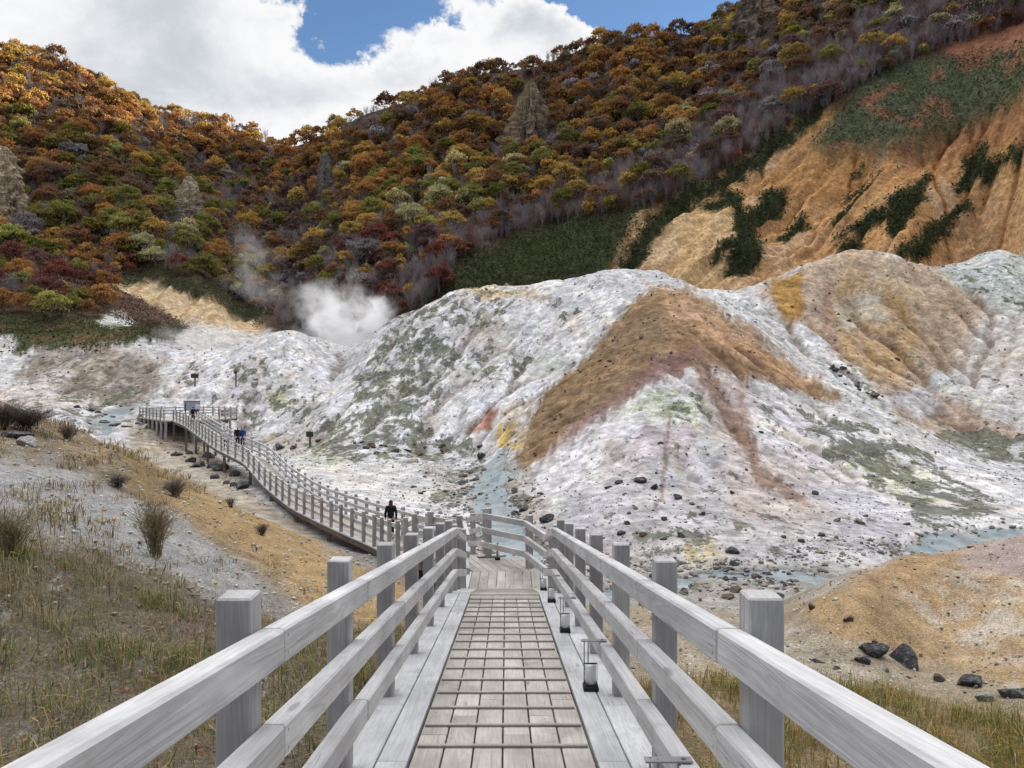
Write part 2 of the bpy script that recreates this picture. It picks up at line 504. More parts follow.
def bilin(xs, ys, A_, x, y):
    st = xs[1]-xs[0]
    u = np.clip((x-xs[0])/st, 0, len(xs)-1.001); v = np.clip((y-ys[0])/st, 0, len(ys)-1.001)
    j = u.astype(int); i = v.astype(int); fu = u-j; fv = v-i
    return A_[i,j]*(1-fu)*(1-fv)+A_[i,j+1]*fu*(1-fv)+A_[i+1,j]*(1-fu)*fv+A_[i+1,j+1]*fu*fv
FLOW = np.zeros(Yg.shape)
for (x0,x1,y0,y1,st,rd,K,wd,mk) in ((-62,88,28,134,0.30,6,0.05,1,'m'), (14,190,136,292,0.55,6,0.05,2,'o')):
    xs, ys, dH, la = rain(x0,x1,y0,y1,st,rd,K,wd,5)
    sel = (Xg > x0) & (Xg < x1) & (Yg > y0) & (Yg < y1)
    wmk = (wm*sstep(-7.3,-6.2,Zb) if mk == 'm' else w_orange)[sel]
    Z[sel] += bilin(xs, ys, dH, Xg[sel], Yg[sel])*wmk
    FLOW[sel] = np.maximum(FLOW[sel], bilin(xs, ys, la, Xg[sel], Yg[sel])*wmk)
Z -= w_stream*0.22
# never through the walkway
zd = np.where(Yg <= 12.4, -1.5-0.15*Yg, np.where(Yg <= 15.2, -3.36-(Yg-12.4)*0.2464, -4.05))
near_ramp = (1-sstep(1.0, 2.2, np.abs(Xg-cxr(Yg))))*(Yg < 18.5)
Z = np.where(near_ramp > 0, np.minimum(Z, zd-0.36+(1-near_ramp)*1.2), Z)
sel = (Yg > 14) & (Yg < 92) & (Xg < 3) & (Xg > -52)
xs, ys = Xg[sel], Yg[sel]
best = np.full(xs.shape, 1e9); bz = np.zeros(xs.shape)
for p in PFINE:
    dd = np.hypot(xs-p[0], ys-p[1])
    m = dd < best
    best[m] = dd[m]; bz[m] = p[2]
zs = Z[sel]
lim = bz-0.3+np.maximum(0, best-1.5)*0.55
zs = np.where(best < 6, np.minimum(zs, lim), zs)
Z[sel] = zs
PLAT = np.array([(-43.2,88.5),(-35.6,79.0),(-31.2,82.0),(-31.0,87.5),(-36.5,93.0)])
pd = np.hypot(Xg+36, Yg-86)
Z = np.where(pd < 12, np.minimum(Z, -4.25+np.maximum(0,pd-7.0)*0.5), Z)

PX = 512+F*Xg/Yc; PY = 384-F*Z/Yc

# ------------------------------------------------------------------ soils
C = np.zeros(Yg.shape+(3,))
C[:] = (0.50,0.50,0.50)
def lay(col, w, op=1.0):
    w = np.clip(w*op, 0, 1)[...,None]
    C[:] = C*(1-w)+np.array(col)*w
SPK = np.zeros(Yg.shape)
def zone(col, poly, op=1.0, soft=6, dmin=0.0, dmax=1e9, warp=7, wl=24, brk=None, bs=9.0, seed=0):
    w = pmask(poly, soft, dmin, dmax, warp, wl, seed)
    if brk is not None:
        sc = np.maximum(Yc, 8)/F*bs            # blotch size follows the true size of the ground
        nz = fbm((Xg+0.25*Yg)/(bs*0.10), (Z*0.8+Yg*np.where(Yg < 36, 0.9, 0.25))/(bs*0.10), 5, seed+3, 0.65)
        w = w*sstep(brk-0.22, brk+0.22, nz)
    lay(col, w, op)
    return w
def speck(poly, amt, soft=10, dmin=0.0, dmax=1e9, warp=9, wl=24, seed=0):
    SPK[:] = np.maximum(SPK, pmask(poly, soft, dmin, dmax, warp, wl, seed)*amt)
MD = dict(dmin=27, dmax=128)
lay((0.075,0.055,0.042), w_far)
# ---- far slopes
lay((0.05,0.06,0.033), pmask([(420,300),(470,255),(540,228),(600,222),(640,200),(612,268),(560,290)], 8, 140, 260, 8, 25, 60))
lay((0.49,0.28,0.125), w_orange)
zone((0.54,0.38,0.20), [(608,290),(640,220),(700,185),(735,190),(760,250),(720,290)], .8, 14, 132, 300, seed=4)
zone((0.40,0.215,0.085), [(740,170),(800,120),(830,100),(870,140),(960,125),(1024,95),(1024,150),(930,170),(850,185),(780,190)], .75, 14, 132, 300, seed=5)
zone((0.29,0.135,0.075), [(860,135),(960,118),(1024,85),(1024,115),(960,145),(900,150)], .7, 10, 132, 300, seed=6)
zone((0.54,0.34,0.185), [(930,235),(1024,150),(1100,140),(1100,260),(1000,262)], .7, 14, 132, 300, seed=7)
lay((0.30,0.165,0.095), w_orange*sstep(0.05,0.45,fbm((ac+wob)/5, al/24, 5, 61, .6)), .5)
lay((0.22,0.12,0.075), w_orange*sstep(0.72,0.95,ridged((ac+wob*1.2)/9, al/45, 4, 66)), .55)
lay((0.60,0.45,0.31), w_orange*sstep(0.0,0.5,fbm((ac+wob)/9+9, al/22, 5, 63, .6)), .5)
lay((0.09,0.10,0.06), w_gtop)
lay((0.26,0.12,0.075), w_gtop*sstep(0.12,0.4,fbm(Xg/9, Yg/9, 4, 64)), .8)
zone((0.28,0.13,0.08), [(940,45),(970,15),(1024,-10),(1200,-60),(1200,10),(1024,40),(960,55)], .9, 8, 132, 330, seed=8)
GREEN_PATCH = [
 [(733,190),(757,212),(760,245),(745,262),(722,255),(737,225)], [(760,188),(788,173),(782,197),(765,206)],
 [(774,228),(802,198),(810,205),(790,226)], [(833,230),(880,188),(897,194),(868,216)], [(888,182),(932,163),(916,200),(890,226),(884,205)],
 [(832,246),(866,216),(862,236),(840,250)], [(878,252),(930,213),(966,186),(972,196),(925,238),(892,252)], [(970,170),(1024,120),(1024,132),(985,168)],
 [(700,200),(728,178),(745,185),(735,200)], [(617,262),(650,212),(700,178),(735,158),(790,113),(832,88),(835,98),(795,125),(742,172),(700,190),(655,228),(630,262)]]
w_gp = np.zeros(Yg.shape)
for i, p in enumerate(GREEN_PATCH):
    w_gp = np.maximum(w_gp, pmask(p, 3, 132, 330, 5, 14, 70+i))
w_gp = np.maximum(w_gp, w_orange*(1-w_gtop)*sstep(0.34,0.46,fbm((ac+wob)/5.5, al/24, 4, 161, .6))*pmask([(690,270),(730,180),(830,150),(1024,130),(1024,200),(900,260)], 20, 132, 320, 10, 30, 162))
lay((0.055,0.065,0.035), w_gp)
lay((0.50,0.38,0.24), w_ochre)
lay((0.33,0.2,0.09), w_ochre*sstep(0.05,0.4,fbm(Xg/3, Yg/16, 4, 65)), .6)
zone((0.46,0.44,0.42), [(160,330),(190,318),(262,330),(290,345),(280,360),(200,360)], .9, 6, 120, 200, seed=9)
zone((0.06,0.06,0.035), [(96,276),(150,264),(215,283),(272,316),(262,324),(210,296),(150,277),(108,284)], 1, 3, 120, 230, seed=10)
zone((0.13,0.085,0.065), [(110,290),(130,296),(165,308),(188,325),(170,338),(130,330),(105,310)], .9, 5, 110, 200, seed=11)
GSTRIP = [(-200,318),(60,318),(130,322),(190,318),(182,335),(120,345),(60,350),(20,352),(-200,348)]
w_gs = pmask(GSTRIP, 5, 100, 165, 6, 18, 66); lay((0.06,0.07,0.032), w_gs); lay((0.12,0.085,0.05), w_gs*sstep(-0.05,0.3,fbm(Xg/5, Yg/5, 4, 67)), .85)
zone((0.5,0.5,0.48), [(96,318),(112,311),(135,322),(115,326)], 1, 3, 110, 180, seed=12)
# ---- left mounds
zone((0.60,0.595,0.595), [(150,352),(200,345),(245,342),(300,334),(345,380),(345,440),(280,445),(200,420),(170,385)], 1, 8, 85, 128, seed=13)
zone((0.235,0.20,0.165), [(10,372),(40,350),(100,343),(150,358),(168,382),(130,402),(80,396),(40,390)], .95, 8, 60, 135, seed=14)
zone((0.42,0.38,0.34), [(40,350),(75,352),(120,375),(165,392),(150,396),(100,380)], .7, 4, 60, 135, brk=-.05, bs=12, seed=253)
zone((0.47,0.42,0.38), [(-100,395),(30,385),(60,365),(75,372),(50,395),(90,405),(0,420),(-100,420)], .9, 8, 60, 130, seed=15)
zone((0.50,0.50,0.50), [(-200,330),(18,338),(8,362),(-200,368)], 1, 5, 90, 140, seed=16)
zone((0.40,0.35,0.30), [(90,360),(140,345),(165,352),(175,360),(150,365)], .8, 5, 80, 130, brk=0.0, seed=17)
zone((0.45,0.42,0.2), [(262,392),(285,390),(290,402),(268,404)], .6, 4, 70, 125, seed=22)
# ---- M2: the long white mound
zone((0.60,0.595,0.595), [(330,440),(345,365),(430,296),(480,280),(625,270),(640,300),(540,400),(500,460)], 1, 8, 55, 128, seed=23)
OL = (0.17,0.185,0.15)
for i,(p,amt) in enumerate([([(345,400),(378,335),(440,318),(468,345),(440,410),(385,430)],.85), ([(432,358),(500,335),(535,345),(530,372),(460,390)],.68), ([(395,295),(480,283),(525,290),(500,325),(420,330),(375,340)],.72),
                 ([(320,412),(400,408),(440,425),(500,450),(400,460),(320,456)],.85), ([(545,300),(600,290),(610,330),(560,345)],.5), ([(440,400),(500,390),(500,420),(450,420)],.5), ([(330,440),(345,365),(430,296),(480,280),(625,270),(540,400),(500,460)],.30)]):
    speck(p, amt, 8, 55, 128, seed=24+i*2)
zone((0.42,0.38,0.36), [(460,330),(500,320),(520,345),(480,360)], .6, 8, 55, 128, seed=36)
zone((0.40,0.19,0.13), [(468,425),(478,416),(490,404),(499,410),(488,428),(475,434)], .9, 3, 50, 128, warp=4, wl=10, seed=37)
zone((0.55,0.38,0.10), [(494,432),(510,422),(526,428),(522,446),(498,446)], .9, 4, 50, 128, warp=5, wl=10, brk=-.15, seed=38)
zone((0.50,0.40,0.26), [(500,405),(530,395),(545,420),(520,440),(505,430)], .7, 6, 50, 128, brk=-.05, seed=39)
zone((0.52,0.38,0.2), [(462,290),(484,281),(515,290),(540,285),(530,298),(490,296)], .8, 4, 80, 128, seed=40)
# ---- M1: spur with the brown nose
zone((0.585,0.57,0.57), [(500,480),(560,430),(640,372),(760,385),(900,430),(1000,480),(1000,540),(560,560)], 1, 8, 27, 80, seed=41)
zone((0.585,0.575,0.57), [(560,290),(625,268),(660,290),(640,320),(580,330)], 1, 5, 70, 105, seed=42)
BR = [(628,300),(650,285),(672,285),(720,310),(775,350),(842,388),(835,397),(770,378),(720,366),(664,364),(610,397),(560,440),(524,470),(512,460),(545,388),(590,352)]
zone((0.265,0.18,0.105), BR, 1, 5, 48, 100, warp=5, wl=18, seed=43)
zone((0.19,0.135,0.085), [(622,308),(650,298),(680,330),(605,398),(528,462),(548,392)], .75, 8, 48, 100, brk=-.1, bs=16, seed=44)
zone((0.42,0.27,0.17), [(640,278),(684,292),(762,345),(825,386),(790,382),(720,340),(664,304)], .85, 6, 55, 105, brk=-.2, bs=14, seed=45)
zone((0.20,0.125,0.11), [(655,352),(690,345),(720,352),(660,374),(570,436),(530,470),(600,396)], .85, 6, 48, 90, seed=46)
zone((0.20,0.13,0.08), [(690,340),(720,345),(770,372),(810,385),(780,385),(720,368)], .7, 5, 50, 90, seed=47)
zone((0.45,0.385,0.37), [(690,372),(742,376),(764,402),(735,442),(704,412)], .8, 8, 40, 80, seed=48)
zone((0.30,0.34,0.20), [(626,402),(658,378),(702,390),(718,422),(672,416)], .8, 6, 40, 80, brk=-.05, bs=7, seed=49)
zone((0.43,0.45,0.32), [(600,415),(640,392),(720,410),(705,430),(640,420)], .5, 8, 40, 80, brk=0.05, bs=7, seed=51)
zone((0.41,0.37,0.395), [(596,446),(660,424),(722,430),(696,452),(620,466)], .8, 8, 35, 70, brk=-.1, bs=12, seed=52)
zone((0.43,0.38,0.35), [(740,440),(805,446),(830,490),(770,490)], .7, 10, 30, 75, seed=53)
for i,(p,amt) in enumerate([([(785,400),(850,412),(925,450),(1005,505),(985,525),(900,492),(830,455)],.85), ([(890,485),(960,505),(985,530),(920,530)],.85), ([(740,395),(790,400),(820,440),(770,430)],.66), ([(690,440),(760,500),(700,510),(640,480)],.42), ([(626,402),(658,378),(702,390),(718,422),(672,416)],.6), ([(520,520),(640,420),(760,390),(900,430),(1000,480),(1000,545),(740,570),(560,560)],.33), ([(560,535),(640,500),(760,500),(900,530),(740,572)],.55)]):
    speck(p, amt, 8, 27, 80, seed=54+i*3)
speck([(930,415),(1000,425),(1150,440),(1150,490),(1010,470),(945,445)], .85, 8, 55, 95, seed=81)
speck([(930,258),(1024,256),(1150,300),(1024,314),(968,296)], .55, 8, 90, 150, seed=79)
speck([(830,360),(855,366),(885,400),(865,402)], .8, 6, 60, 110, seed=83)
speck([(700,300),(745,290),(850,380),(930,430),(900,430)], .4, 6, 64, 125, seed=84)
speck([(850,330),(960,345),(1024,390),(1024,430),(900,400)], .4, 12, 64, 120, seed=85)
speck([(420,462),(530,466),(550,540),(700,575),(860,575),(870,605),(600,640),(430,520)], .62, 10, 26, 70, seed=88)
speck([(150,352),(245,342),(300,334),(345,380),(345,440),(200,420),(170,385)], .36, 8, 85, 128, seed=13)
speck([(170,375),(195,358),(210,372),(185,388)], .7, 6, 85, 128, seed=18); speck([(222,365),(262,353),(278,375),(240,386)], .72, 6, 85, 128, seed=19); speck([(275,355),(300,345),(318,362),(300,372)], .62, 6, 85, 128, seed=20)
speck([(200,398),(290,382),(335,405),(335,445),(250,428)], .66, 8, 70, 125, seed=21)
speck([(300,438),(480,446),(500,466),(380,462),(310,456)], .8, 6, 55, 90, seed=94)
speck([(10,372),(40,350),(100,343),(150,358),(165,380),(130,405),(80,398),(40,390)], .5, 8, 60, 135, seed=96)
speck([(0,395),(150,380),(150,430),(60,425),(0,410)], .66, 8, 55, 110, seed=95)
zone((0.37,0.39,0.19), [(840,438),(905,455),(950,500),(915,512),(850,470)], .7, 8, 30, 75, brk=0.0, bs=7, seed=67)
zone((0.395,0.38,0.385), [(530,545),(570,480),(640,455),(720,455),(800,480),(900,515),(975,540),(740,574),(560,562)], .85, 18, 27, 60, seed=68)
zone((0.52,0.43,0.20), [(678,548),(712,538),(724,558),(694,566)], .8, 6, 27, 60, brk=-.15, bs=4, seed=71)
zone((0.33,0.25,0.21), [(735,385),(742,383),(752,425),(746,450),(766,486),(758,488),(738,452),(744,425)], .8, 3, 30, 80, warp=4, wl=10, seed=72)
zone((0.44,0.39,0.42), [(600,448),(640,428),(690,424),(704,440),(650,456)], .85, 8, 35, 70, seed=241)
zone((0.47,0.405,0.37), [(704,398),(748,432),(806,496),(830,520),(740,520),(715,460)], .75, 12, 30, 75, seed=243)
zone((0.24,0.165,0.125), [(688,346),(712,362),(742,416),(756,440),(760,468),(800,494),(812,508),(790,500),(752,480),(744,448),(726,420),(698,376)], .9, 4, 30, 80, warp=4, wl=12, seed=245)
zone((0.22,0.18,0.16), [(668,410),(672,410),(668,450),(663,492),(656,510),(653,510),(660,480),(664,450)], .85, 2.5, 30, 80, warp=3, wl=10, seed=247)
zone((0.33,0.22,0.13), [(668,281),(702,289),(752,320),(802,353),(835,372),(800,367),(740,331),(690,300)], .8, 5, 60, 105, seed=249)
zone((0.20,0.14,0.085), [(628,312),(650,298),(664,305),(650,330),(636,330)], .8, 5, 50, 105, brk=-.1, bs=8, seed=251)
# ---- gully and M4
zone((0.60,0.60,0.595), [(690,290),(745,286),(770,305),(830,350),(872,392),(930,430),(900,425),(830,385),(760,332),(715,302)], 1, 5, 64, 125, seed=73)
zone((0.40,0.315,0.23), [(755,290),(800,262),(850,246),(930,262),(1024,322),(1150,380),(1024,372),(945,362),(905,402),(868,384),(828,342),(785,312)], 1, 6, 78, 125, seed=74)
zone((0.34,0.20,0.065), [(772,278),(801,268),(803,308),(792,322),(775,302)], .95, 3, 85, 125, warp=3, seed=75)
zone((0.36,0.235,0.105), [(848,268),(905,290),(925,340),(885,392),(838,350),(826,300)], .75, 12, 78, 125, brk=-.15, bs=20, seed=76)
zone((0.45,0.41,0.33), [(834,296),(880,288),(888,316),(842,328)], .8, 8, 78, 125, seed=77)
zone((0.50,0.485,0.465), [(960,345),(985,300),(1150,310),(1150,470),(1000,425),(955,385)], .85, 12, 64, 120, seed=78)
zone((0.38,0.42,0.37), [(930,258),(1024,256),(1150,300),(1024,314),(968,296)], .8, 8, 90, 150, brk=-.1, bs=14, seed=79)
zone((0.33,0.24,0.17), [(876,392),(940,394),(1005,420),(1100,440),(985,434),(900,425)], .8, 8, 60, 100, seed=80)
zone((0.5,0.5,0.52), [(885,400),(915,388),(940,405),(920,420)], .8, 5, 60, 100, seed=82)
zone((0.28,0.19,0.15), [(824,270),(832,268),(830,320),(842,345),(832,350),(822,320)], .7, 3, 78, 125, warp=4, wl=12, seed=84)
zone((0.47,0.45,0.43), [(960,262),(1000,240),(1060,225),(1100,240),(1024,266)], 1, 4, 126, 160, seed=85)
zone((0.50,0.43,0.36), [(930,330),(1024,345),(1024,362),(960,356)], .7, 8, 60, 125, brk=0, bs=12, seed=86)
# ---- valley floor
zone((0.33,0.30,0.26), [(420,466),(530,466),(560,540),(700,566),(860,566),(880,610),(600,650),(400,570)], .85, 10, 17, 66, brk=-.3, bs=6, seed=87)
zone((0.53,0.52,0.50), [(275,458),(330,452),(425,476),(488,520),(470,545),(400,522),(330,502)], .95, 8, 35, 72, seed=89)
zone((0.35,0.37,0.22), [(285,455),(330,448),(352,456),(330,464)], .7, 5, 50, 85, brk=-.1, seed=91)
zone((0.34,0.295,0.225), [(130,420),(190,425),(255,490),(330,545),(280,545),(120,455)], .9, 8, 30, 88, seed=92)
zone((0.36,0.31,0.24), [(250,428),(330,430),(330,452),(280,456)], .7, 8, 60, 95, seed=93)
# ---- left bank in front
LB = dict(dmin=0, dmax=37)
lay((0.30,0.285,0.265), sstep(0.2,1.2,-Xg)*(1-sstep(35,38,Yg))*(Xg < -0.2+0*Yg)*sstep(0,1,(520-PXg)/60))
zone((0.36,0.352,0.34), [(-400,440),(60,440),(150,470),(250,555),(260,600),(0,520),(-400,500)], .9, 12, 6, 34, seed=96)
zone((0.42,0.29,0.14), [(128,446),(200,486),(330,548),(420,588),(400,650),(300,600),(220,545),(120,485)], .9, 9, 8, 37, brk=-.45, bs=9, seed=97)
zone((0.28,0.20,0.12), [(150,490),(220,520),(320,590),(400,640),(330,620),(220,560)], .8, 8, 6, 30, brk=-.05, bs=3, seed=98)
zone((0.21,0.155,0.09), [(-400,380),(0,398),(60,415),(130,448),(190,490),(150,505),(60,460),(-400,440)], .85, 8, 14, 38, brk=-.3, bs=5, seed=99)
zone((0.48,0.34,0.17), [(50,430),(100,436),(140,458),(110,470),(60,450)], .7, 6, 14, 38, brk=.1, bs=3, seed=101)
w_lsoil = zone((0.14,0.115,0.085), [(-500,520),(0,520),(120,560),(250,610),(340,625),(420,620),(470,700),(420,1500),(-500,1500)], .9, 14, 0, 14, brk=-.5, bs=3, seed=102)
# ---- right bank in front
zone((0.34,0.275,0.185), [(540,600),(690,592),(800,604),(1024,690),(1500,720),(1500,1500),(480,1500),(500,700)], .9, 12, 0, 24, seed=103)
zone((0.47,0.46,0.43), [(560,620),(720,600),(830,640),(900,680),(760,680)], .5, 12, 0, 26, brk=.1, bs=2.5, seed=104)
zone((0.43,0.30,0.165), [(798,606),(860,574),(925,546),(1024,540),(1500,560),(1500,730),(1024,694),(930,662),(830,640)], .95, 10, 8, 29, seed=105)
zone((0.58,0.51,0.43), [(900,590),(960,560),(1100,570),(1100,680),(960,650)], .85, 14, 8, 29, brk=.05, bs=9, seed=106)
zone((0.32,0.20,0.11), [(850,580),(925,548),(1000,560),(1000,600),(900,600)], .7, 10, 8, 29, brk=.05, bs=8, seed=107)
zone((0.42,0.34,0.31), [(955,556),(1024,520),(1150,530),(1150,585),(1024,580)], .9, 8, 12, 34, seed=108)
w_rsoil = zone((0.19,0.145,0.08), [(600,690),(700,676),(800,690),(900,690),(1024,715),(1500,740),(1500,1500),(480,1500)], .85, 14, 0, 15, brk=-.4, bs=3, seed=109)
lay((0.23,0.22,0.20), w_stream, .8)
# loose stones and crumbs carry each soil a little way into the next
gd = np.random.default_rng(404)
sg = np.where(wn>.5, 1.1, np.where(w_far>.5, 0.7, 0.0))
ii = np.clip(np.arange(Yg.shape[0])[:,None]+np.rint(gd.normal(0,1.0,Yg.shape)*sg).astype(int), 0, Yg.shape[0]-1)
jj = np.clip(np.arange(Yg.shape[1])[None]+np.rint(gd.normal(0,1.0,Yg.shape)*sg).astype(int), 0, Yg.shape[1]-1)
C = C[ii,jj]; SPK = SPK[ii,jj]
# general mottling of the ground (soil, not shade)
mott = fbm(Xg/1.3, (Yg+Z)/1.3, 3, 110, 0.55)*wm+fbm(Xg/0.35, Yg/0.35, 4, 112, 0.6)*wn
C *= (1+(0.26*wn+0.10*(1-wn))*mott)[...,None]
big = fbm(Xg/6, (Yg+Z)/6, 3, 114)*wm
C *= 1+np.stack([big*0.06, big*0.03, -big*0.05], -1)
# across-slope and down-slope position: streaks fan out from the tip of the spur, elsewhere they follow the fall of the ground
apx = world(652, 345, 66)
ph = np.arctan2(Xg-apx[0], -(Yg-apx[1])); rho = np.hypot(Xg-apx[0], Yg-apx[1])
wsp = pmask([(480,520),(530,450),(600,385),(650,330),(690,335),(780,375),(900,420),(1060,490),(1060,560),(740,585),(540,570)], 14, 27, 80, 0, 20, 1)
us = (Xg*0.95+Yg*0.3)*(1-wsp)+ph*16*wsp; vs = (Z*1.25+Yg*0.15)*(1-wsp)+rho*wsp
us = us+fbm(Xg/5, Yg/5, 3, 231)*1.6
# wet, darker sediment lies in the bottoms of the rills
fl = np.where(w_far > .5, sstep(1.0, 3.4, FLOW), sstep(1.25, 3.2, FLOW+fbm(Xg/4, Yg/4, 3, 211)*0.7)*0.8)
tintc = np.where((w_far > .5)[...,None], np.array([0.66,0.56,0.50]), np.array([0.66,0.62,0.58]))
C = C*(1-fl[...,None]*0.62*(1-tintc)/0.4)
dry = (1-sstep(0.4, 1.3, FLOW))*wm*high
C = C*(1+0.05*dry[...,None])*(1-wm[...,None]*np.array([.07,.075,.06]))
# greyer, yellower and lilac washes over the pale ground
pale = wm*sstep(0.36, 0.46, C.min(-1))
for (cc, th, sd, op) in (((0.36,0.355,0.36), 0.05, 191, .62), ((0.47,0.42,0.34), 0.16, 195, .5), ((0.43,0.38,0.40), 0.18, 199, .45), ((0.40,0.42,0.33), 0.24, 203, .45)):
    wv_ = pale*sstep(th, th+0.3, fbm(us/4.2, vs/13, 6, sd, .62))
    lay(cc, wv_, op)
bw = sstep(0.10, 0.2, C[...,0]-C[...,2])*wm
C = C*(1+bw*np.clip(fbm(us/2.6, vs/9, 6, 207, .62), -1, 1)*0.5)[...,None]
rl = sstep(0.08,0.5,fbm(us/1.1, vs/12, 5, 181, .6))*wm*high
C *= (1-0.12*rl)[...,None]*(1-rl[...,None]*np.array([0,.03,.07]))
C = np.clip(C, 0.02, 0.68)

# ------------------------------------------------------------------ visible ground (for planting) and height look-up
vis = np.zeros(Yg.shape, dtype=bool)
top = np.full(Yg.shape[1], 1e9)
for i in range(Yg.shape[0]):
    if Yg[i,0] < 1.5: continue
    ok = PY[i] < top-0.02
    vis[i] = ok
    top = np.minimum(top, PY[i])

def ground(x, y):
    b = np.log(np.asarray(y, dtype=float)+Y0); s = np.asarray(x, dtype=float)/np.exp(b)
    i = np.clip(np.searchsorted(B, b)-1, 0, len(B)-2); j = np.clip(np.searchsorted(S, s)-1, 0, len(S)-2)
    tb = np.clip((b-B[i])/(B[i+1]-B[i]), 0, 1); ts = np.clip((s-S[j])/(S[j+1]-S[j]), 0, 1)
    return (Z[i,j]*(1-tb)*(1-ts)+Z[i+1,j]*tb*(1-ts)+Z[i,j+1]*(1-tb)*ts+Z[i+1,j+1]*tb*ts)

def sight(px, py, dmin=0.5, dmax=900):
    """first ground met along a line of sight"""
    s_d = np.exp(np.linspace(math.log(dmin), math.log(dmax), 1500))
    x = (px-512)/F*s_d; z = (384-py)/F*s_d
    g = ground(x, s_d)
    k = np.argmax(g >= z)
    return np.array([x[k], s_d[k], g[k]])

# ------------------------------------------------------------------ ground mesh
nr, nc = Yg.shape
idx = np.arange(nr*nc).reshape(nr, nc)
quads = np.stack([idx[:-1,:-1], idx[:-1,1:], idx[1:,1:], idx[1:,:-1]], -1).reshape(-1, 4)
m_ground, t, b = material('bare_ground')
tc = t.new('ShaderNodeTexCoord').outputs['Object']
soil = attr(t, 'soil').outputs['Color']
rough_w = attr(t, 'near').outputs['Fac']
mid = attr(t, 'mid').outputs['Fac']
n1 = t.noise(tc, 16.0, 5, 0.7); n2 = t.noise(tc, 2.2, 2, 0.5); n3 = t.noise(tc, 0.5, 5, 0.62)
vor = t.new('ShaderNodeTexVoronoi', feature='F1'); t.put(vor.inputs['Vector'], tc); t.put(vor.inputs['Scale'], 26.0)
peb = t.rng(vor.outputs['Distance'], 0.0, 0.55, 1.15, 0.66)
npat = t.noise(tc, 1.1, 5, 0.6)
f_near = t.math('MULTIPLY', t.math('MULTIPLY', t.rng(n1, 0.28, 0.72, 0.68, 1.3), peb), t.rng(npat, 0.3, 0.7, 0.84, 1.14))
n4 = t.noise(tc, 1.1, 4, 0.6)
vf = t.new('ShaderNodeTexVoronoi', feature='F1'); t.put(vf.inputs['Vector'], t.vmath('ADD', tc, t.vmath('SCALE', t.new('ShaderNodeTexNoise').outputs['Color'], 0.3))); t.put(vf.inputs['Scale'], 0.9)
vfc = t.new('ShaderNodeSeparateColor'); t.put(vfc.inputs[0], vf.outputs['Color'])
n5 = t.noise(tc, 9.0, 2, 0.6)
f_mid = t.math('MULTIPLY', t.rng(n5, 0.3, 0.7, 0.92, 1.07), t.math('MULTIPLY', t.math('MULTIPLY', t.rng(n2, 0.3, 0.7, 0.90, 1.08), t.rng(n3, 0.36, 0.64, 0.84, 1.12)), t.math('MULTIPLY', t.rng(n4, 0.36, 0.64, 0.80, 1.16), t.rng(vfc.outputs[0], 0.0, 1.0, 0.90, 1.08))))
fac = t.mix(rough_w, f_mid, f_near)
colr = t.mix(1.0, soil, fac, 'MULTIPLY')
# dark crusted rock and lichen breaking through the pale sinter
spk = attr(t, 'speck').outputs['Fac']
down = t.vmath('MULTIPLY', tc, (1.0, 0.55, 0.75))
sp = t.noise(down, 0.62, 9, 0.72)
thr = t.math('SUBTRACT', 0.70, t.math('MULTIPLY', spk, 0.27))
sm = t.math('MULTIPLY', t.rng(t.math('SUBTRACT', sp, thr), -0.015, 0.05), t.rng(spk, 0.05, 0.3))
hue = t.noise(tc, 0.25, 4, 0.6)
dark = t.mix(t.rng(hue, 0.4, 0.62), (0.10,0.105,0.085,1), (0.125,0.135,0.085,1))
dark = t.mix(1.0, dark, t.rng(n2, 0.3, 0.7, 0.7, 1.35), 'MULTIPLY')
colr = t.mix(t.math('MULTIPLY', sm, 0.9), colr, dark)
vs_ = t.new('ShaderNodeTexVoronoi', feature='F1'); t.put(vs_.inputs['Vector'], tc); t.put(vs_.inputs['Scale'], 2.2)
vr = t.new('ShaderNodeSeparateColor'); t.put(vr.inputs[0], vs_.outputs['Color'])
crumb = t.math('MULTIPLY', t.rng(vs_.outputs['Distance'], 0.14, 0.22, 1.0, 0.0), t.math('GREATER_THAN', vr.outputs[0], 0.72))
crumb = t.math('MULTIPLY', t.math('MULTIPLY', crumb, mid), t.rng(n3, 0.42, 0.6, 0.15, 1.0))
colr = t.mix(t.math('MULTIPLY', crumb, 0.6), colr, (0.15,0.14,0.13,1))
# pale powdery sulphur and iron tints on the white ground
tint = t.noise(down, 0.18, 6, 0.65)
tm = t.math('MULTIPLY', t.rng(tint, 0.55, 0.68), mid)
colr = t.mix(t.math('MULTIPLY', tm, 0.35), colr, t.mix(1.0, colr, (0.92,0.74,0.56,1), 'MULTIPLY'))
t.put(b.inputs['Base Color'], colr)
b.inputs['Roughness'].default_value = 1.0
b.inputs['Specular IOR Level'].default_value = 0.0
hn = t.math('ADD', t.math('MULTIPLY', sm, 0.06), t.math('ADD', t.math('MULTIPLY', t.math('SUBTRACT', n3, 0.5), 0.55), t.math('MULTIPLY', t.math('SUBTRACT', n2, 0.5), 0.07)))
h2 = t.math('ADD', t.math('MULTIPLY', n1, 0.02), t.math('MULTIPLY', t.math('SUBTRACT', 0.5, vor.outputs['Distance']), 0.02))
hh = t.math('ADD', t.math('MULTIPLY', hn, t.math('SUBTRACT', 1.0, rough_w)), t.math('MULTIPLY', h2, rough_w))
bump(t, b, hh, 0.8, 1.0)
V3 = np.stack([Xg, Yg, Z], -1).reshape(-1, 3)
me = np_mesh('ground', V3, quads, [m_ground], smooth=True, cols=C.reshape(-1,3), attrs={'near': wn.ravel(), 'mid': wm.ravel(), 'speck': SPK.ravel()})
tag(mesh_obj('ground', me), kind='structure')

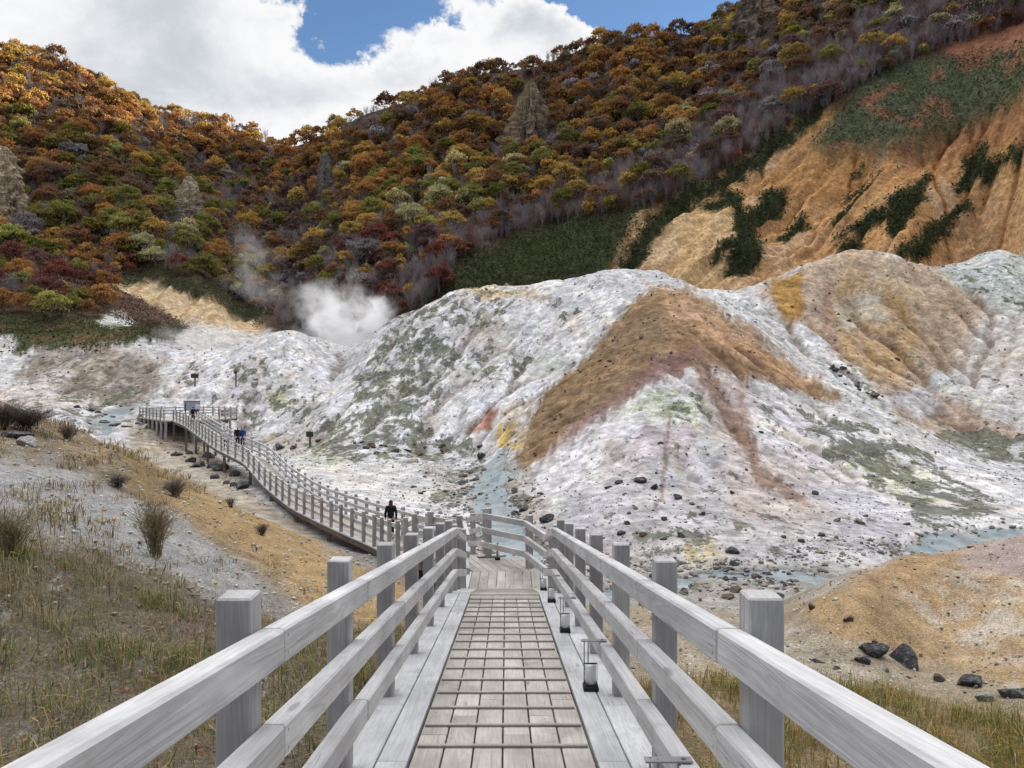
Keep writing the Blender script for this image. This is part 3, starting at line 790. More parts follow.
# ------------------------------------------------------------------ milky hot-spring water in the stream beds
m_water, t, b = material('milky_water')
tc = t.new('ShaderNodeTexCoord').outputs['Object']
nz = t.noise(tc, 1.2, 4, 0.6)
t.put(b.inputs['Base Color'], t.mix(t.rng(nz, .35, .65), (0.19,0.235,0.255,1), (0.31,0.36,0.375,1)))
b.inputs['Roughness'].default_value = 0.16
b.inputs['Specular IOR Level'].default_value = 0.5
bump(t, b, t.noise(tc, 7.0, 3), 0.25, 0.03)
keep = (w_stream > 0.04)
fk = keep[:-1,:-1] & keep[1:,1:] & keep[:-1,1:] & keep[1:,:-1]
wq = quads.reshape(nr-1, nc-1, 4)[fk]
zs = Z+w_stream*0.22
for _ in range(14):      # a calm surface
    zs[1:-1] = (zs[:-2]+zs[1:-1]+zs[2:])/3
    zs[:,1:-1] = (zs[:,:-2]+zs[:,1:-1]+zs[:,2:])/3
wv = np.stack([Xg, Yg, zs-0.13], -1).reshape(-1,3)
u, inv = np.unique(wq, return_inverse=True)
me = np_mesh('stream_water', wv[u], inv.reshape(-1,4), [m_water], smooth=True)
tag(mesh_obj('stream_water', me), kind='structure')
# ------------------------------------------------------------------ timber
def timber(name, base, dark, light, rough=0.8, tonevar=0.06, grime=0.25, nails=None):
    m, t, b = material(name)
    g = attr(t, 'grain').outputs['Vector']
    s1 = t.vmath('MULTIPLY', g, (0.55, 9.0, 9.0)); s2 = t.vmath('MULTIPLY', g, (2.5, 85.0, 85.0)); s3 = t.vmath('MULTIPLY', g, (0.9, 2.2, 2.2))
    ring = t.noise(s1, 1.0, 3, 0.55, dist=1.6)
    rings = t.math('FRACT', t.math('MULTIPLY', ring, 7.0))
    rr = t.rng(t.math('ABSOLUTE', t.math('SUBTRACT', rings, 0.5)), 0.0, 0.5, 0.0, 1.0)
    fine = t.noise(s2, 1.0, 3, 0.6)
    blot = t.noise(s3, 1.3, 5, 0.62)
    c = t.mix(t.rng(blot, 0.3, 0.7), (*dark, 1), (*light, 1))
    c = t.mix(t.math('MULTIPLY', rr, 0.30), c, (*[k*0.62 for k in base], 1))
    c = t.mix(1.0, c, t.rng(fine, 0.25, 0.75, 0.91, 1.08), 'MULTIPLY')
    # knots
    vk = t.new('ShaderNodeTexVoronoi', feature='F1'); t.put(vk.inputs['Vector'], t.vmath('MULTIPLY', g, (1.1, 5.0, 5.0))); t.put(vk.inputs['Scale'], 1.0)
    kn = t.rng(vk.outputs['Distance'], 0.05, 0.13, 0.6, 0.0)
    c = t.mix(kn, c, (*[k*0.35 for k in base], 1))
    # drying cracks along the grain, dirt, tone of each board, nail heads by the joints
    crk = t.noise(t.vmath('MULTIPLY', g, (0.7, 26.0, 26.0)), 1.0, 2, 0.5)
    cr = t.math('MULTIPLY', t.rng(t.math('ABSOLUTE', t.math('SUBTRACT', crk, 0.5)), 0.0, 0.012, 1.0, 0.0), t.rng(t.noise(t.vmath('MULTIPLY', g, (0.8, 4.0, 4.0)), 1.0, 2), 0.52, 0.62))
    c = t.mix(t.math('MULTIPLY', cr, 0.55), c, (*[k*0.3 for k in base], 1))
    bo = t.new('ShaderNodeSeparateXYZ'); t.put(bo.inputs[0], attr(t, 'board').outputs['Vector'])
    c = t.vmath('SCALE', c, t.math('ADD', 1.0, t.math('MULTIPLY', bo.outputs[2], tonevar)))
    tco = t.new('ShaderNodeTexCoord').outputs['Object']
    dirt = t.noise(tco, 2.3, 7, 0.68)
    c = t.mix(t.math('MULTIPLY', t.rng(dirt, 0.52, 0.72), grime), c, (0.175,0.155,0.13,1))
    if nails:
        for hz in nails:
            e1 = t.math('SUBTRACT', bo.outputs[0], 0.045); e2 = t.math('SUBTRACT', bo.outputs[1], hz)
            dd_ = t.math('SQRT', t.math('ADD', t.math('MULTIPLY', e1, e1), t.math('MULTIPLY', e2, e2)))
            c = t.mix(t.rng(dd_, 0.004, 0.0075, 0.85, 0.0), c, (0.10,0.085,0.075,1))
    t.put(b.inputs['Base Color'], c)
    b.inputs['Roughness'].default_value = rough
    b.inputs['Specular IOR Level'].default_value = 0.25
    h = t.math('ADD', t.math('MULTIPLY', fine, 0.7), t.math('MULTIPLY', rr, 0.5))
    bump(t, b, h, 0.35, 0.004)
    return m
m_rail = timber('weathered_rail_timber', (0.44,0.43,0.43), (0.385,0.38,0.385), (0.57,0.565,0.565), nails=(0.032, 0.095))
m_post = timber('weathered_post_timber', (0.40,0.385,0.38), (0.30,0.285,0.285), (0.50,0.485,0.48))
m_deck = timber('trodden_deck_timber', (0.375,0.345,0.31), (0.295,0.268,0.238), (0.465,0.435,0.395), tonevar=0.10, grime=0.6)
m_edge = timber('pale_edge_timber', (0.46,0.46,0.465), (0.41,0.41,0.42), (0.58,0.58,0.585), grime=0.4)
m_batten = timber('batten_timber', (0.33,0.31,0.275), (0.28,0.26,0.23), (0.38,0.36,0.33))
m_beam = timber('dark_beam_timber', (0.16,0.14,0.12), (0.12,0.105,0.09), (0.20,0.18,0.16))
m_iron = plain('black_iron', (0.012,0.012,0.013), 0.45, 0.0, 0.1)
m_steel = plain('dull_zinc', (0.30,0.30,0.31), 0.5, 0.6, 0.1)
m_bolt = plain('rusty_bolt', (0.10,0.075,0.06), 0.6, 0.5, 0.2)
m_glass = plain('white_lantern_glass', (0.74,0.74,0.73), 0.15, 0, 0.02, spec=0.5)

def RP(d, X, h=0.0): return Vector((cxr(d)+X, d, zdeck(d)+h))

walk = tag(empty('boardwalk', (0, 8, zdeck(8))), 'weathered timber boardwalk ramp with cross battens running down between two railings', 'boardwalk')
def under(o, root):
    o.parent = root; o.matrix_parent_inverse = root.matrix_world.inverted()
    return o
bpy.context.view_layer.update()
def fix(root):
    bpy.context.view_layer.update()
    inv = Matrix.Translation(root.location).inverted()
    for ch in root.children:
        ch.matrix_parent_inverse = inv
        for g in ch.children: pass

def strip(mb, d0, d1, xa, xb, th=0.045, bev=0.004, h=0.0):
    mb.quadbox([RP(d0,xa,h-th), RP(d0,xb,h-th), RP(d0,xb,h), RP(d0,xa,h), RP(d1,xa,h-th), RP(d1,xb,h-th), RP(d1,xb,h), RP(d1,xa,h)], bev)

# six boards side by side, laid in staggered lengths
mb = MB()
pw = 1.06/6
for i in range(6):
    a = -0.53+i*pw+0.005; e = a+pw-0.010
    cuts = [-3.0, 0.2+0.5*(i % 2), 4.9+0.43*(i % 3), 8.8-0.43*(i % 2), 11.72]
    for d0, d1 in zip(cuts[:-1], cuts[1:]): strip(mb, d0+0.003, d1-0.003, a, e)
mb.build('decking', m_deck, walk)
for sgn in (-1, 1):
    for (xa, xb) in ((0.545, 0.718), (0.728, 0.975)):
        mb = MB(); cuts = [-3.0, 0.9, 4.4, 7.9, 10.2, 12.4] if xa < 0.6 else [-3.0, 2.2, 5.6, 8.6, 12.4]
        for d0, d1 in zip(cuts[:-1], cuts[1:]):
            lo, hi = sorted((sgn*xa, sgn*xb)); strip(mb, d0+0.002, d1-0.002, lo, hi, 0.05, 0.004, 0.002)
        lo, hi = sorted((sgn*xa, sgn*xb)); strip(mb, 12.402, 15.18, lo, hi, 0.05, 0.004, 0.002)
        mb.build('edge_board', m_edge, walk)
d = -1.8
while d < 11.5:
    mb = MB(); j = random.uniform(-0.008, 0.008)
    mb.quadbox([RP(d,-0.515+j,-0.002), RP(d,0.515+j,-0.002), RP(d,0.515+j,0.018), RP(d,-0.515+j,0.018), RP(d+0.036,-0.515+j,-0.002), RP(d+0.036,0.515+j,-0.002), RP(d+0.036,0.515+j,0.018), RP(d+0.036,-0.515+j,0.018)], 0.004)
    mb.build('batten', m_batten, walk)
    d += 0.429
# cross boards on the steeper foot of the ramp
mb = MB(); d = 11.73; i = 0
while d < 15.1:
    e = min(d+0.30, 15.18)
    if d < 12.4 < e: e = 12.4
    h = 0.012*(i % 2)
    mb.quadbox([RP(d+0.006,-0.535,-0.05), RP(d+0.006,0.535,-0.05), RP(d+0.006,0.535,h), RP(d+0.006,-0.535,h), RP(e-0.006,-0.535,-0.05), RP(e-0.006,0.535,-0.05), RP(e-0.006,0.535,h), RP(e-0.006,-0.535,h)], 0.004)
    d = e; i += 1
mb.build('step_boards', m_batten, walk)
# landing: boards that bend towards the valley path
mb = MB()
bd = Vector((-0.345, 0.94, 0)).normalized()
for i in range(8):
    xa, xb = -0.72+i*0.18+0.005, -0.72+(i+1)*0.18-0.005
    c0 = cxr(15.2); zt = -4.05; yb = 16.62
    A0, A1 = Vector((c0+xa,15.2,zt)), Vector((c0+xb,15.2,zt)); B0, B1 = Vector((c0+xa,yb,zt)), Vector((c0+xb,yb,zt))
    yl = 17.86 if i > 2 else 18.1
    k0 = (yl-yb)/bd.y
    C0, C1 = B0+bd*k0, B1+bd*k0
    dn = Vector((0,0,-0.045))
    mb.quadbox([A0+dn, A1+dn, A1, A0, B0+dn, B1+dn, B1, B0], 0.004)
    mb.quadbox([B0+dn, B1+dn, B1, B0, C0+dn, C1+dn, C1, C0], 0.0)
mb.build('landing_boards', m_deck, walk)
for sgn in (-1, 1):
    mb = MB()
    mb.quadbox([(cxr(15)+sgn*0.73-0.0, 15.2, -4.10), (cxr(15)+sgn*0.97, 15.2, -4.10), (cxr(15)+sgn*0.97, 15.2, -4.048), (cxr(15)+sgn*0.73, 15.2, -4.048),
                (cxr(15)+sgn*0.73, 16.6, -4.10), (cxr(15)+sgn*0.97, 16.7, -4.10), (cxr(15)+sgn*0.97, 16.7, -4.048), (cxr(15)+sgn*0.73, 16.6, -4.048)], 0.004)
    mb.build('edge_board', m_edge, walk)
mb = MB()
for X in (-0.8, 0.0, 0.8):
    for d0, d1 in ((-3, 12.4), (12.4, 15.2)):
        mb.beam(RP(d0, X, -0.056), RP(d1, X, -0.056), 0.10, 0.20)
    mb.beam((cxr(15)+X, 15.21, -4.106), (cxr(15)+X*0.9-0.35, 17.7, -4.106), 0.10, 0.2)
mb.build('bearers', m_beam, walk)
for d in (-1.0, 2.2, 5.4, 8.6, 11.8, 14.8, 16.4):
    for X in (-0.8, 0.8):
        mb = MB(); p = RP(min(d,15.2), X)
        gz = float(ground(p.x, max(d, 0.0)))
        mb.post(p.x, d, gz-0.4, p.z-0.26, 0.13); mb.build('support_post', m_beam, walk)
fix(walk)

TOPS = (1.05, 0.715, 0.38)
def ramp_railing(sgn, label):
    root = tag(empty('railing', RP(5, sgn*0.9)), label, 'railing', 'railings of the boardwalk')
    posts = [2.65+1.62*k for k in range(-3, 7)]+[13.5, 14.6]
    for d in posts:
        mb = MB(); p = RP(d, sgn*0.9)
        mb.post(p.x, p.y, p.z+0.002, p.z+1.168+random.uniform(-0.008,0.008), 0.12, random.uniform(-0.015,0.015), 0.007)
        o = mb.build('post', m_post, root)
    segs = [2.65+1.62*k for k in range(-3, 7)]+[15.18]
    for hh in TOPS:
        for d0, d1 in zip(segs[:-1], segs[1:]):
            mb = MB()
            xa, xb = sorted((sgn*0.752, sgn*0.838))
            j0 = 0.002; a, e = d0+j0+0.03*(d0 < 12), d1-j0+0.03*(d1 < 12)
            w = random.uniform(-0.003, 0.003)
            mb.quadbox([RP(a,xa+w,hh-0.125), RP(a,xb+w,hh-0.125), RP(a,xb+w,hh), RP(a,xa+w,hh), RP(e,xa+w,hh-0.125), RP(e,xb+w,hh-0.125), RP(e,xb+w,hh), RP(e,xa+w,hh)], 0.009)
            mb.build('rail', m_rail, root)
    fix_deep(root)
def fix_deep(root):
    bpy.context.view_layer.update()
    inv = Matrix.Translation(root.location).inverted()
    for ch in root.children: ch.matrix_parent_inverse = inv
ramp_railing(-1, 'grey three-rail timber railing along the grassy side of the boardwalk ramp')
ramp_railing(1, 'grey three-rail timber railing with lantern brackets along the ramp')

# ------------------------------------------------------------------ valley path
STEP = 1.7
def offset_line(P, o):
    T = np.gradient(P, axis=0)[:, :2]; T /= np.linalg.norm(T, axis=1)[:,None]
    Nn = np.stack([T[:,1], -T[:,0]], 1)          # to the right
    Q = P.copy(); Q[:,:2] += Nn*o
    return Q
PC = resample(PATH, 0.22)
path = tag(empty('walkway', tuple(PATH[6])), 'long grey timber walkway winding across the valley floor to the viewing platform', 'walkway')
Lw, Rw = offset_line(PC, -0.95), offset_line(PC, 0.95)
Li, Ri = offset_line(PC, -0.70), offset_line(PC, 0.70)
mb = MB(); dn = Vector((0,0,-0.05))
start = int(np.argmax(PC[:,1] > 17.9))
for i in range(start, len(PC)-1):
    g0 = 0.03
    a0, a1 = Vector(Li[i])*(1-g0)+Vector(Li[i+1])*g0, Vector(Ri[i])*(1-g0)+Vector(Ri[i+1])*g0
    b0, b1 = Vector(Li[i+1])*(1-g0)+Vector(Li[i])*g0, Vector(Ri[i+1])*(1-g0)+Vector(Ri[i])*g0
    mb.quadbox([a0+dn, a0, a1, a1+dn, b0+dn, b0, b1, b1+dn])
mb.build('decking', m_deck, path)
for (E, I) in ((Lw, Li), (Ri, Rw)):
    mb = MB()
    for i in range(start, len(PC)-1, 8):
        k = min(i+8, len(PC)-1); z = Vector((0,0,0.003))
        mb.quadbox([Vector(E[i])+dn+z, Vector(I[i])+dn+z, Vector(I[i])+z, Vector(E[i])+z, Vector(E[k])+dn+z, Vector(I[k])+dn+z, Vector(I[k])+z, Vector(E[k])+z])
    mb.build('edge_board', m_edge, path)
mb = MB()
for o in (-0.8, 0.8):
    Q = offset_line(resample(PATH, 1.7), o)
    for a, b2 in zip(Q[1:-1], Q[2:]): mb.beam(a-np.array([0,0,0.06]), b2-np.array([0,0,0.06]), 0.12, 0.24)
mb.build('bearers', m_beam, path)
Q = resample(PATH, 6.4)
for o in (-0.82, 0.82):
    for p in offset_line(Q, o)[1:]:
        mb = MB(); gz = float(ground(p[0], p[1]))
        mb.post(p[0], p[1], min(gz-0.4, p[2]-0.5), p[2]-0.25, 0.16); mb.build('support_post', m_beam, path)
fix_deep(path)

def line_railing(line, label, inner, step=STEP, name='railing', postw=0.125, closed=False, drop=0.05, group='railings of the boardwalk'):
    """line: points on deck level where the posts stand; inner: +1 rails on the right of travel"""
    P = resample_poly(line, step)
    root = tag(empty(name, tuple(P[len(P)//2])), label, 'railing', group)
    T = np.gradient(P, axis=0)[:, :2]; T /= np.linalg.norm(T, axis=1)[:,None]
    Nn = np.stack([T[:,1], -T[:,0]], 1)*inner
    for p, tt in zip(P, T):
        mb = MB()
        mb.post(p[0], p[1], p[2]-drop, p[2]+1.17+random.uniform(-0.01,0.01), postw, math.atan2(tt[1], tt[0]), 0.0)
        mb.build('post', m_post, root)
    for hh in TOPS:
        mb = MB()
        for a, b2, n0, n1 in zip(P[:-1], P[1:], Nn[:-1], Nn[1:]):
            def corner(p, nn, o, z): return (p[0]+nn[0]*o, p[1]+nn[1]*o, p[2]+hh+z)
            i0, i1 = postw/2, postw/2+0.08
            mb.quadbox([corner(a,n0,i0,-0.125), corner(a,n0,i1,-0.125), corner(a,n0,i1,0), corner(a,n0,i0,0), corner(b2,n1,i0,-0.125), corner(b2,n1,i1,-0.125), corner(b2,n1,i1,0), corner(b2,n1,i0,0)])
        mb.build('rail', m_rail, root)
    fix_deep(root)
    return root, P
def resample_poly(P, step):
    P = np.asarray(P, dtype=float); out = [P[0]]
    L = np.concatenate([[0], np.cumsum(np.linalg.norm(np.diff(P, axis=0), axis=1))])
    m = max(1, int(round(L[-1]/step)))
    s = np.linspace(0, L[-1], m+1)
    return np.stack([np.interp(s, L, P[:,k]) for k in range(3)], 1)
Pc2 = resample(PATH, 0.5)
Lp = offset_line(Pc2, -0.88); Rp = offset_line(Pc2, 0.88)
left_line = [(-0.98,15.3,-4.05),(-1.02,16.7,-4.05)]+[tuple(p) for p in Lp if p[1] > 18.6]
right_line = [(0.80,15.3,-4.05),(0.62,16.35,-4.05),(-0.01,17.88,-4.05),(-0.55,17.95,-4.06)]+[tuple(p) for p in Rp if p[1] > 19.6]
line_railing(left_line, 'long timber railing on the near ochre bank side of the valley walkway', 1)
line_railing(right_line, 'long timber railing on the white mound side of the valley walkway', -1)

# ------------------------------------------------------------------ viewing platform
pf = tag(empty('viewing_platform', (-36, 86, -3.8)), 'distant timber viewing platform on stilts at the end of the walkway', 'platform')
PZ = -3.78
mb = MB()
ctr = PLAT.mean(0)
bmx = bmesh.new(); tops = [bmx.verts.new((p[0], p[1], PZ)) for p in PLAT]; bots = [bmx.verts.new((p[0], p[1], PZ-0.12)) for p in PLAT]
bmx.faces.new(tops); bmx.faces.new(bots[::-1])
for i in range(len(PLAT)):
    j = (i+1) % len(PLAT); bmx.faces.new([tops[i], bots[i], bots[j], tops[j]])
bmesh.ops.recalc_face_normals(bmx, faces=bmx.faces)
mx = bpy.data.meshes.new('decking'); bmx.to_mesh(mx); bmx.free(); mx.materials.append(m_deck)
at = mx.attributes.new('grain', 'FLOAT_VECTOR', 'POINT'); at.data.foreach_set('vector', np.array([v.co[:] for v in mx.vertices], dtype=np.float32).ravel())
mesh_obj('decking', mx, pf)
mb = MB()
for k in np.linspace(0.08, 0.92, 8):
    a = PLAT[0]*(1-k)+PLAT[1]*k; c = PLAT[3+0]*k+PLAT[4]*(1-k)
    mb.beam((a[0],a[1],PZ-0.122), (c[0],c[1],PZ-0.122), 0.14, 0.22)
mb.build('bearers', m_beam, pf)
per = [PLAT[0]*(1-k)+PLAT[1]*k for k in np.linspace(0,1,8)]+[PLAT[1]*(1-k)+PLAT[2]*k for k in (0.5,1)]+[PLAT[2]*0.5+PLAT[3]*0.5]
for p in per:
    mb = MB(); gz = float(ground(p[0], p[1])); mb.post(p[0], p[1]+0.1, min(gz-0.4, PZ-0.9), PZ-0.13, 0.2); mb.build('support_post', m_post, pf)
fix_deep(pf)
ring = [tuple(PLAT[1]+np.array([-0.3,0.3]))+(PZ,), tuple(PLAT[0]+np.array([0.2,0]))+(PZ,), tuple(PLAT[4])+(PZ,), tuple(PLAT[3])+(PZ,), tuple(PLAT[2])+(PZ,)]
line_railing(ring, 'timber railing round the edge of the distant viewing platform', 1, step=1.6)

# ------------------------------------------------------------------ lanterns
def make_lantern(side):
    """side: direction of the rail the bracket sits on (+1 = +x)"""
    root = empty('lantern')
    mb = MB()
    mb.post(0, 0, 0.002, 0.042, 0.118, 0, 0.006); mb.post(0, 0, 0.0421, 0.056, 0.100, 0, 0.003); mb.build('base', m_iron, root)
    g = MB(); g.tube([(0,0,0.056),(0,0,0.19),(0,0,0.203)], [0.042,0.042,0.036], 16); g.build('glass_cover', m_glass, root, True)
    f = MB()
    for (a, c) in ((-0.05,0.0),(0.05,0.0)):
        f.tube([(a,c,0.054),(a,c,0.206)], 0.0028, 5)
    f.post(0, 0, 0.204, 0.212, 0.104, 0, 0.002, 0.012)
    f.build('frame', m_iron, root)
    h = MB()
    h.tube([(0.0-0.02*side,0,0.212),(0.0-0.02*side,0,0.395)], 0.005, 6); h.tube([(-0.05*side,0.012,0.05),(-0.05*side,0.012,0.395)], 0.005, 6)
    h.build('hanger', m_steel, root)
    k = MB(); k.quadbox([(-0.075*side,-0.022,0.384),(0.125*side,-0.022,0.384),(0.125*side,-0.022,0.392),(-0.075*side,-0.022,0.392),(-0.075*side,0.022,0.384),(0.125*side,0.022,0.384),(0.125*side,0.022,0.392),(-0.075*side,0.022,0.392)])
    k.tube([(0.09*side,0,0.392),(0.09*side,0,0.40)], 0.009, 8)
    k.build('bracket', m_steel, root)
    return root
proto = make_lantern(1)
def copy_thing(o):
    c = o.copy(); COL.objects.link(c)
    for ch in o.children:
        d2 = ch.copy(); COL.objects.link(d2); d2.parent = c
        for gch in ch.children:
            e2 = gch.copy(); COL.objects.link(e2); e2.parent = d2
    return c
spots = [(3.27, 'small black and white path lantern beside the closest lantern bracket at the ramp top'),
         (6.04, 'white glass lantern on the ramp, the big one in full view by the low rail'),
         (8.67, 'white glass lantern second down the ramp after the big one'),
         (11.2, 'small white glass lantern where the ramp steepens, third down'),
         (13.6, 'tiny lantern by the rail at the foot of the steep boards')]
for i, (d, lb) in enumerate(spots):
    o = proto if i == 0 else copy_thing(proto)
    o.location = RP(d, 0.685, 0.004); o.rotation_euler.x = math.atan(-0.15 if d < 12.4 else -0.246)*0
    tag(o, lb, 'lantern', 'lanterns along the boardwalk')
o = copy_thing(proto); o.location = (-0.33, 17.72, -4.046); o.rotation_euler.z = R(90)
tag(o, 'white lantern alone on the landing against the end railing', 'lantern', 'lanterns along the boardwalk')
RR = offset_line(resample(PATH, 0.5), 0.70)
Lc = np.concatenate([[0], np.cumsum(np.linalg.norm(np.diff(RR, axis=0), axis=1))])
for s in np.arange(9, 62, 5.2):
    i = int(np.searchsorted(Lc, s)); p = RR[i]; q = RR[min(i+1, len(RR)-1)]
    o = copy_thing(proto); o.location = (p[0], p[1], p[2]+0.004); o.rotation_euler.z = math.atan2(q[1]-p[1], q[0]-p[0])-math.pi/2
    tag(o, 'tiny dark lantern standing along the mound side rail of the valley walkway', 'lantern', 'lanterns along the valley walkway')
# ------------------------------------------------------------------ people
DG = bpy.context.evaluated_depsgraph_get
def skin(name, verts, edges, mat, parent=None, root=0, sub=1):
    """one continuous surface grown round a skeleton; verts: (x,y,z,r) or (x,y,z,rx,ry)"""
    me = bpy.data.meshes.new(name)
    me.from_pydata([v[:3] for v in verts], edges, [])
    o = bpy.data.objects.new(name, me); COL.objects.link(o)
    md = o.modifiers.new('skin', 'SKIN'); md.use_smooth_shade = True
    sv = me.skin_vertices[0].data
    for i, v in enumerate(verts):
        sv[i].radius = (v[3], v[4] if len(v) > 4 else v[3])
        sv[i].use_root = (i == root)
    s = o.modifiers.new('sub', 'SUBSURF'); s.levels = sub; s.render_levels = sub
    bpy.context.view_layer.update()
    m2 = bpy.data.meshes.new_from_object(o.evaluated_get(DG()))
    m2.name = name
    bpy.data.objects.remove(o); bpy.data.meshes.remove(me)
    m2.materials.clear(); m2.materials.append(mat)
    m2.polygons.foreach_set('use_smooth', np.ones(len(m2.polygons), dtype=bool))
    return mesh_obj(name, m2, parent)

m_skin = plain('skin', (0.52,0.34,0.26), 0.55, 0, 0.05)
def cloth(name, c): return plain(name, c, 0.9, 0, 0.2, 30)

def person(loc, rz, h, jacket, trousers, hair, label, shoes=(0.02,0.02,0.022), hat=None, stride=0.0, arm=(0,0), bag=None, long_hair=True, fingers=True):
    k = h/1.66
    root = tag(empty('person', loc, rz), label, 'person')
    st = stride
    def J(side, out=0.0):
        a = arm[0] if side < 0 else arm[1]
        sh = (side*0.165, 0, 1.365); el = (side*(0.215), -0.03+0.16*a, 1.115+0.02*a); wr = (side*0.215, 0.05+0.30*a, 0.895+0.14*a)
        return sh, el, wr
    legs = {}
    for side in (-1, 1):
        s = st*side
        legs[side] = [(side*0.085, 0, 0.88), (side*0.092, 0.03+s*0.16, 0.49), (side*0.095, -0.03+s*0.28, 0.09), (side*0.10, 0.10+s*0.28, 0.035)]
    V = [(0,0,0.93,0.13,0.10),(0,0.0,1.10,0.115,0.085),(0,0,1.28,0.14,0.095),(0,0,1.40,0.075,0.07),(0,0.005,1.455,0.05),(0,0.02,1.52,0.066,0.078),(0,0.02,1.585,0.075,0.092),(0,0.01,1.645,0.05,0.06),(0,0.11,1.555,0.016)]
    E = [(0,1),(1,2),(2,3),(3,4),(4,5),(5,6),(6,7),(5,8)]
    for side in (-1, 1):
        sh, el, wr = J(side); b = len(V)
        V += [(*sh,0.055),(*el,0.038),(*wr,0.026),(wr[0], wr[1]+0.02, wr[2]-0.065, 0.034, 0.018)]
        E += [(2,b),(b,b+1),(b+1,b+2),(b+2,b+3)]
        if fingers:
            for q, (fy, fl) in enumerate(((-0.028,0.06),(-0.010,0.075),(0.010,0.08),(0.028,0.07))):
                c = len(V); V += [(wr[0], wr[1]+0.02+fy, wr[2]-0.10, 0.009),(wr[0]-side*0.012, wr[1]+0.025+fy, wr[2]-0.10-fl*0.75, 0.008)]
                E += [(b+3,c),(c,c+1)]
            c = len(V); V += [(wr[0], wr[1]+0.062, wr[2]-0.05, 0.010),(wr[0]-side*0.008, wr[1]+0.08, wr[2]-0.09, 0.008)]
            E += [(b+2,c),(c,c+1)]
        L = legs[side]; b = len(V)
        V += [(*L[0],0.082),(*L[1],0.052),(*L[2],0.036),(*L[3],0.03)]
        E += [(0,b),(b,b+1),(b+1,b+2),(b+2,b+3)]
    body = skin('body', V, E, m_skin, root)
    mj = cloth('jacket_cloth', jacket)
    V = [(0,0,0.86,0.165,0.125),(0,0,1.05,0.14,0.11),(0,0,1.27,0.165,0.12),(0,0,1.40,0.10,0.085),(0,0.0,1.45,0.066)]
    E = [(0,1),(1,2),(2,3),(3,4)]
    for side in (-1, 1):
        sh, el, wr = J(side); b = len(V)
        V += [(*sh,0.075),(*el,0.056),(*wr,0.045)]; E += [(2,b),(b,b+1),(b+1,b+2)]
    skin('jacket', V, E, mj, root)
    mt = cloth('trouser_cloth', trousers)
    V = [(0,0,0.95,0.135,0.105),(0,0,0.88,0.125,0.11)]; E = [(0,1)]
    for side in (-1, 1):
        L = legs[side]; b = len(V)
        V += [(L[0][0],L[0][1],L[0][2]-0.06,0.092),(*L[1],0.064),(L[2][0],L[2][1],L[2][2]+0.05,0.055)]
        E += [(1,b),(b,b+1),(b+1,b+2)]
    skin('trousers', V, E, mt, root)
    ms = plain('shoe_leather', shoes, 0.5)
    for side in (-1, 1):
        L = legs[side]
        skin('shoe', [(L[2][0],L[2][1]-0.03,0.06,0.045),(L[3][0],L[3][1]-0.06,0.045,0.046,0.04),(L[3][0],L[3][1]+0.05,0.035,0.04,0.03)], [(0,1),(1,2)], ms, root)
    mh = plain('hair', hair, 0.6, 0, 0.3, 40)
    HV = [(0,-0.01,1.655,0.07,0.075),(0,-0.025,1.60,0.09,0.085),(0,-0.045,1.53,0.088,0.06)]
    HE = [(0,1),(1,2)]
    if long_hair: HV += [(0,-0.07,1.44,0.085,0.045),(0,-0.10,1.34,0.07,0.035)]; HE += [(2,3),(3,4)]
    skin('hair', HV, HE, mh, root)
    if hat is not None:
        skin('hat', [(0,0,1.63,0.10,0.105),(0,0,1.70,0.07,0.075)], [(0,1)], cloth('hat_cloth', hat), root)
    if bag is not None:
        skin('bag', [(-0.24,0.02,0.83,0.05,0.09),(-0.24,0.02,0.70,0.06,0.11)], [(0,1)], cloth('bag_cloth', bag), root)
    root.scale = (k, k, k)
    return root
def on_path(s, o):
    Lc2 = np.concatenate([[0], np.cumsum(np.linalg.norm(np.diff(PFINE, axis=0), axis=1))])
    Q = offset_line(PFINE, o)
    p = [np.interp(s, Lc2, Q[:,k]) for k in range(3)]
    i = min(int(np.searchsorted(Lc2, s)), len(PFINE)-2); d = PFINE[i+1]-PFINE[i]
    return Vector((p[0], p[1], p[2]+0.004)), math.atan2(d[1], d[0])-math.pi/2
def s_at(px, py_feet=None):
    # distance along the path seen at a bearing
    b = 512+F*PFINE[:,0]/PFINE[:,1]
    i = int(np.argmin(np.abs(b-px)))
    return np.concatenate([[0], np.cumsum(np.linalg.norm(np.diff(PFINE, axis=0), axis=1))])[i]
p0, a0 = on_path(s_at(388), 0.1)
person(p0, a0-0.25, 1.58, (0.010,0.012,0.018), (0.075,0.012,0.015), (0.075,0.020,0.014), 'person in black jacket and dark red trousers walking away down the walkway', stride=0.8, bag=(0.04,0.04,0.045), arm=(0.1,-0.25))
p0, a0 = on_path(s_at(231), -0.35)
person(p0, a0+2.9, 1.5, (0.62,0.63,0.65), (0.02,0.022,0.03), (0.02,0.015,0.012), 'person in white top in the far group of three on the walkway', stride=0.4, fingers=False, long_hair=False)
person(p0+Vector((0.75,0.45,0.0)), a0+3.1, 1.72, (0.012,0.014,0.022), (0.015,0.015,0.02), (0.015,0.012,0.01), 'person in black coat in the middle of the far group of three', stride=0.5, fingers=False, long_hair=False)
person(p0+Vector((1.25,0.1,0.0)), a0+3.0, 1.70, (0.02,0.06,0.22), (0.02,0.03,0.08), (0.05,0.025,0.015), 'person in blue jacket at the end of the far group of three', stride=0.4, fingers=False)
p0, a0 = on_path(s_at(192.5), 0.1)
person(p0, a0-0.5, 1.72, (0.010,0.010,0.022), (0.012,0.012,0.018), (0.012,0.01,0.01), 'person in navy coat standing where the walkway meets the platform', arm=(0.3,0.9), fingers=False, long_hair=False)
pp = world(197.5, 400, 88)
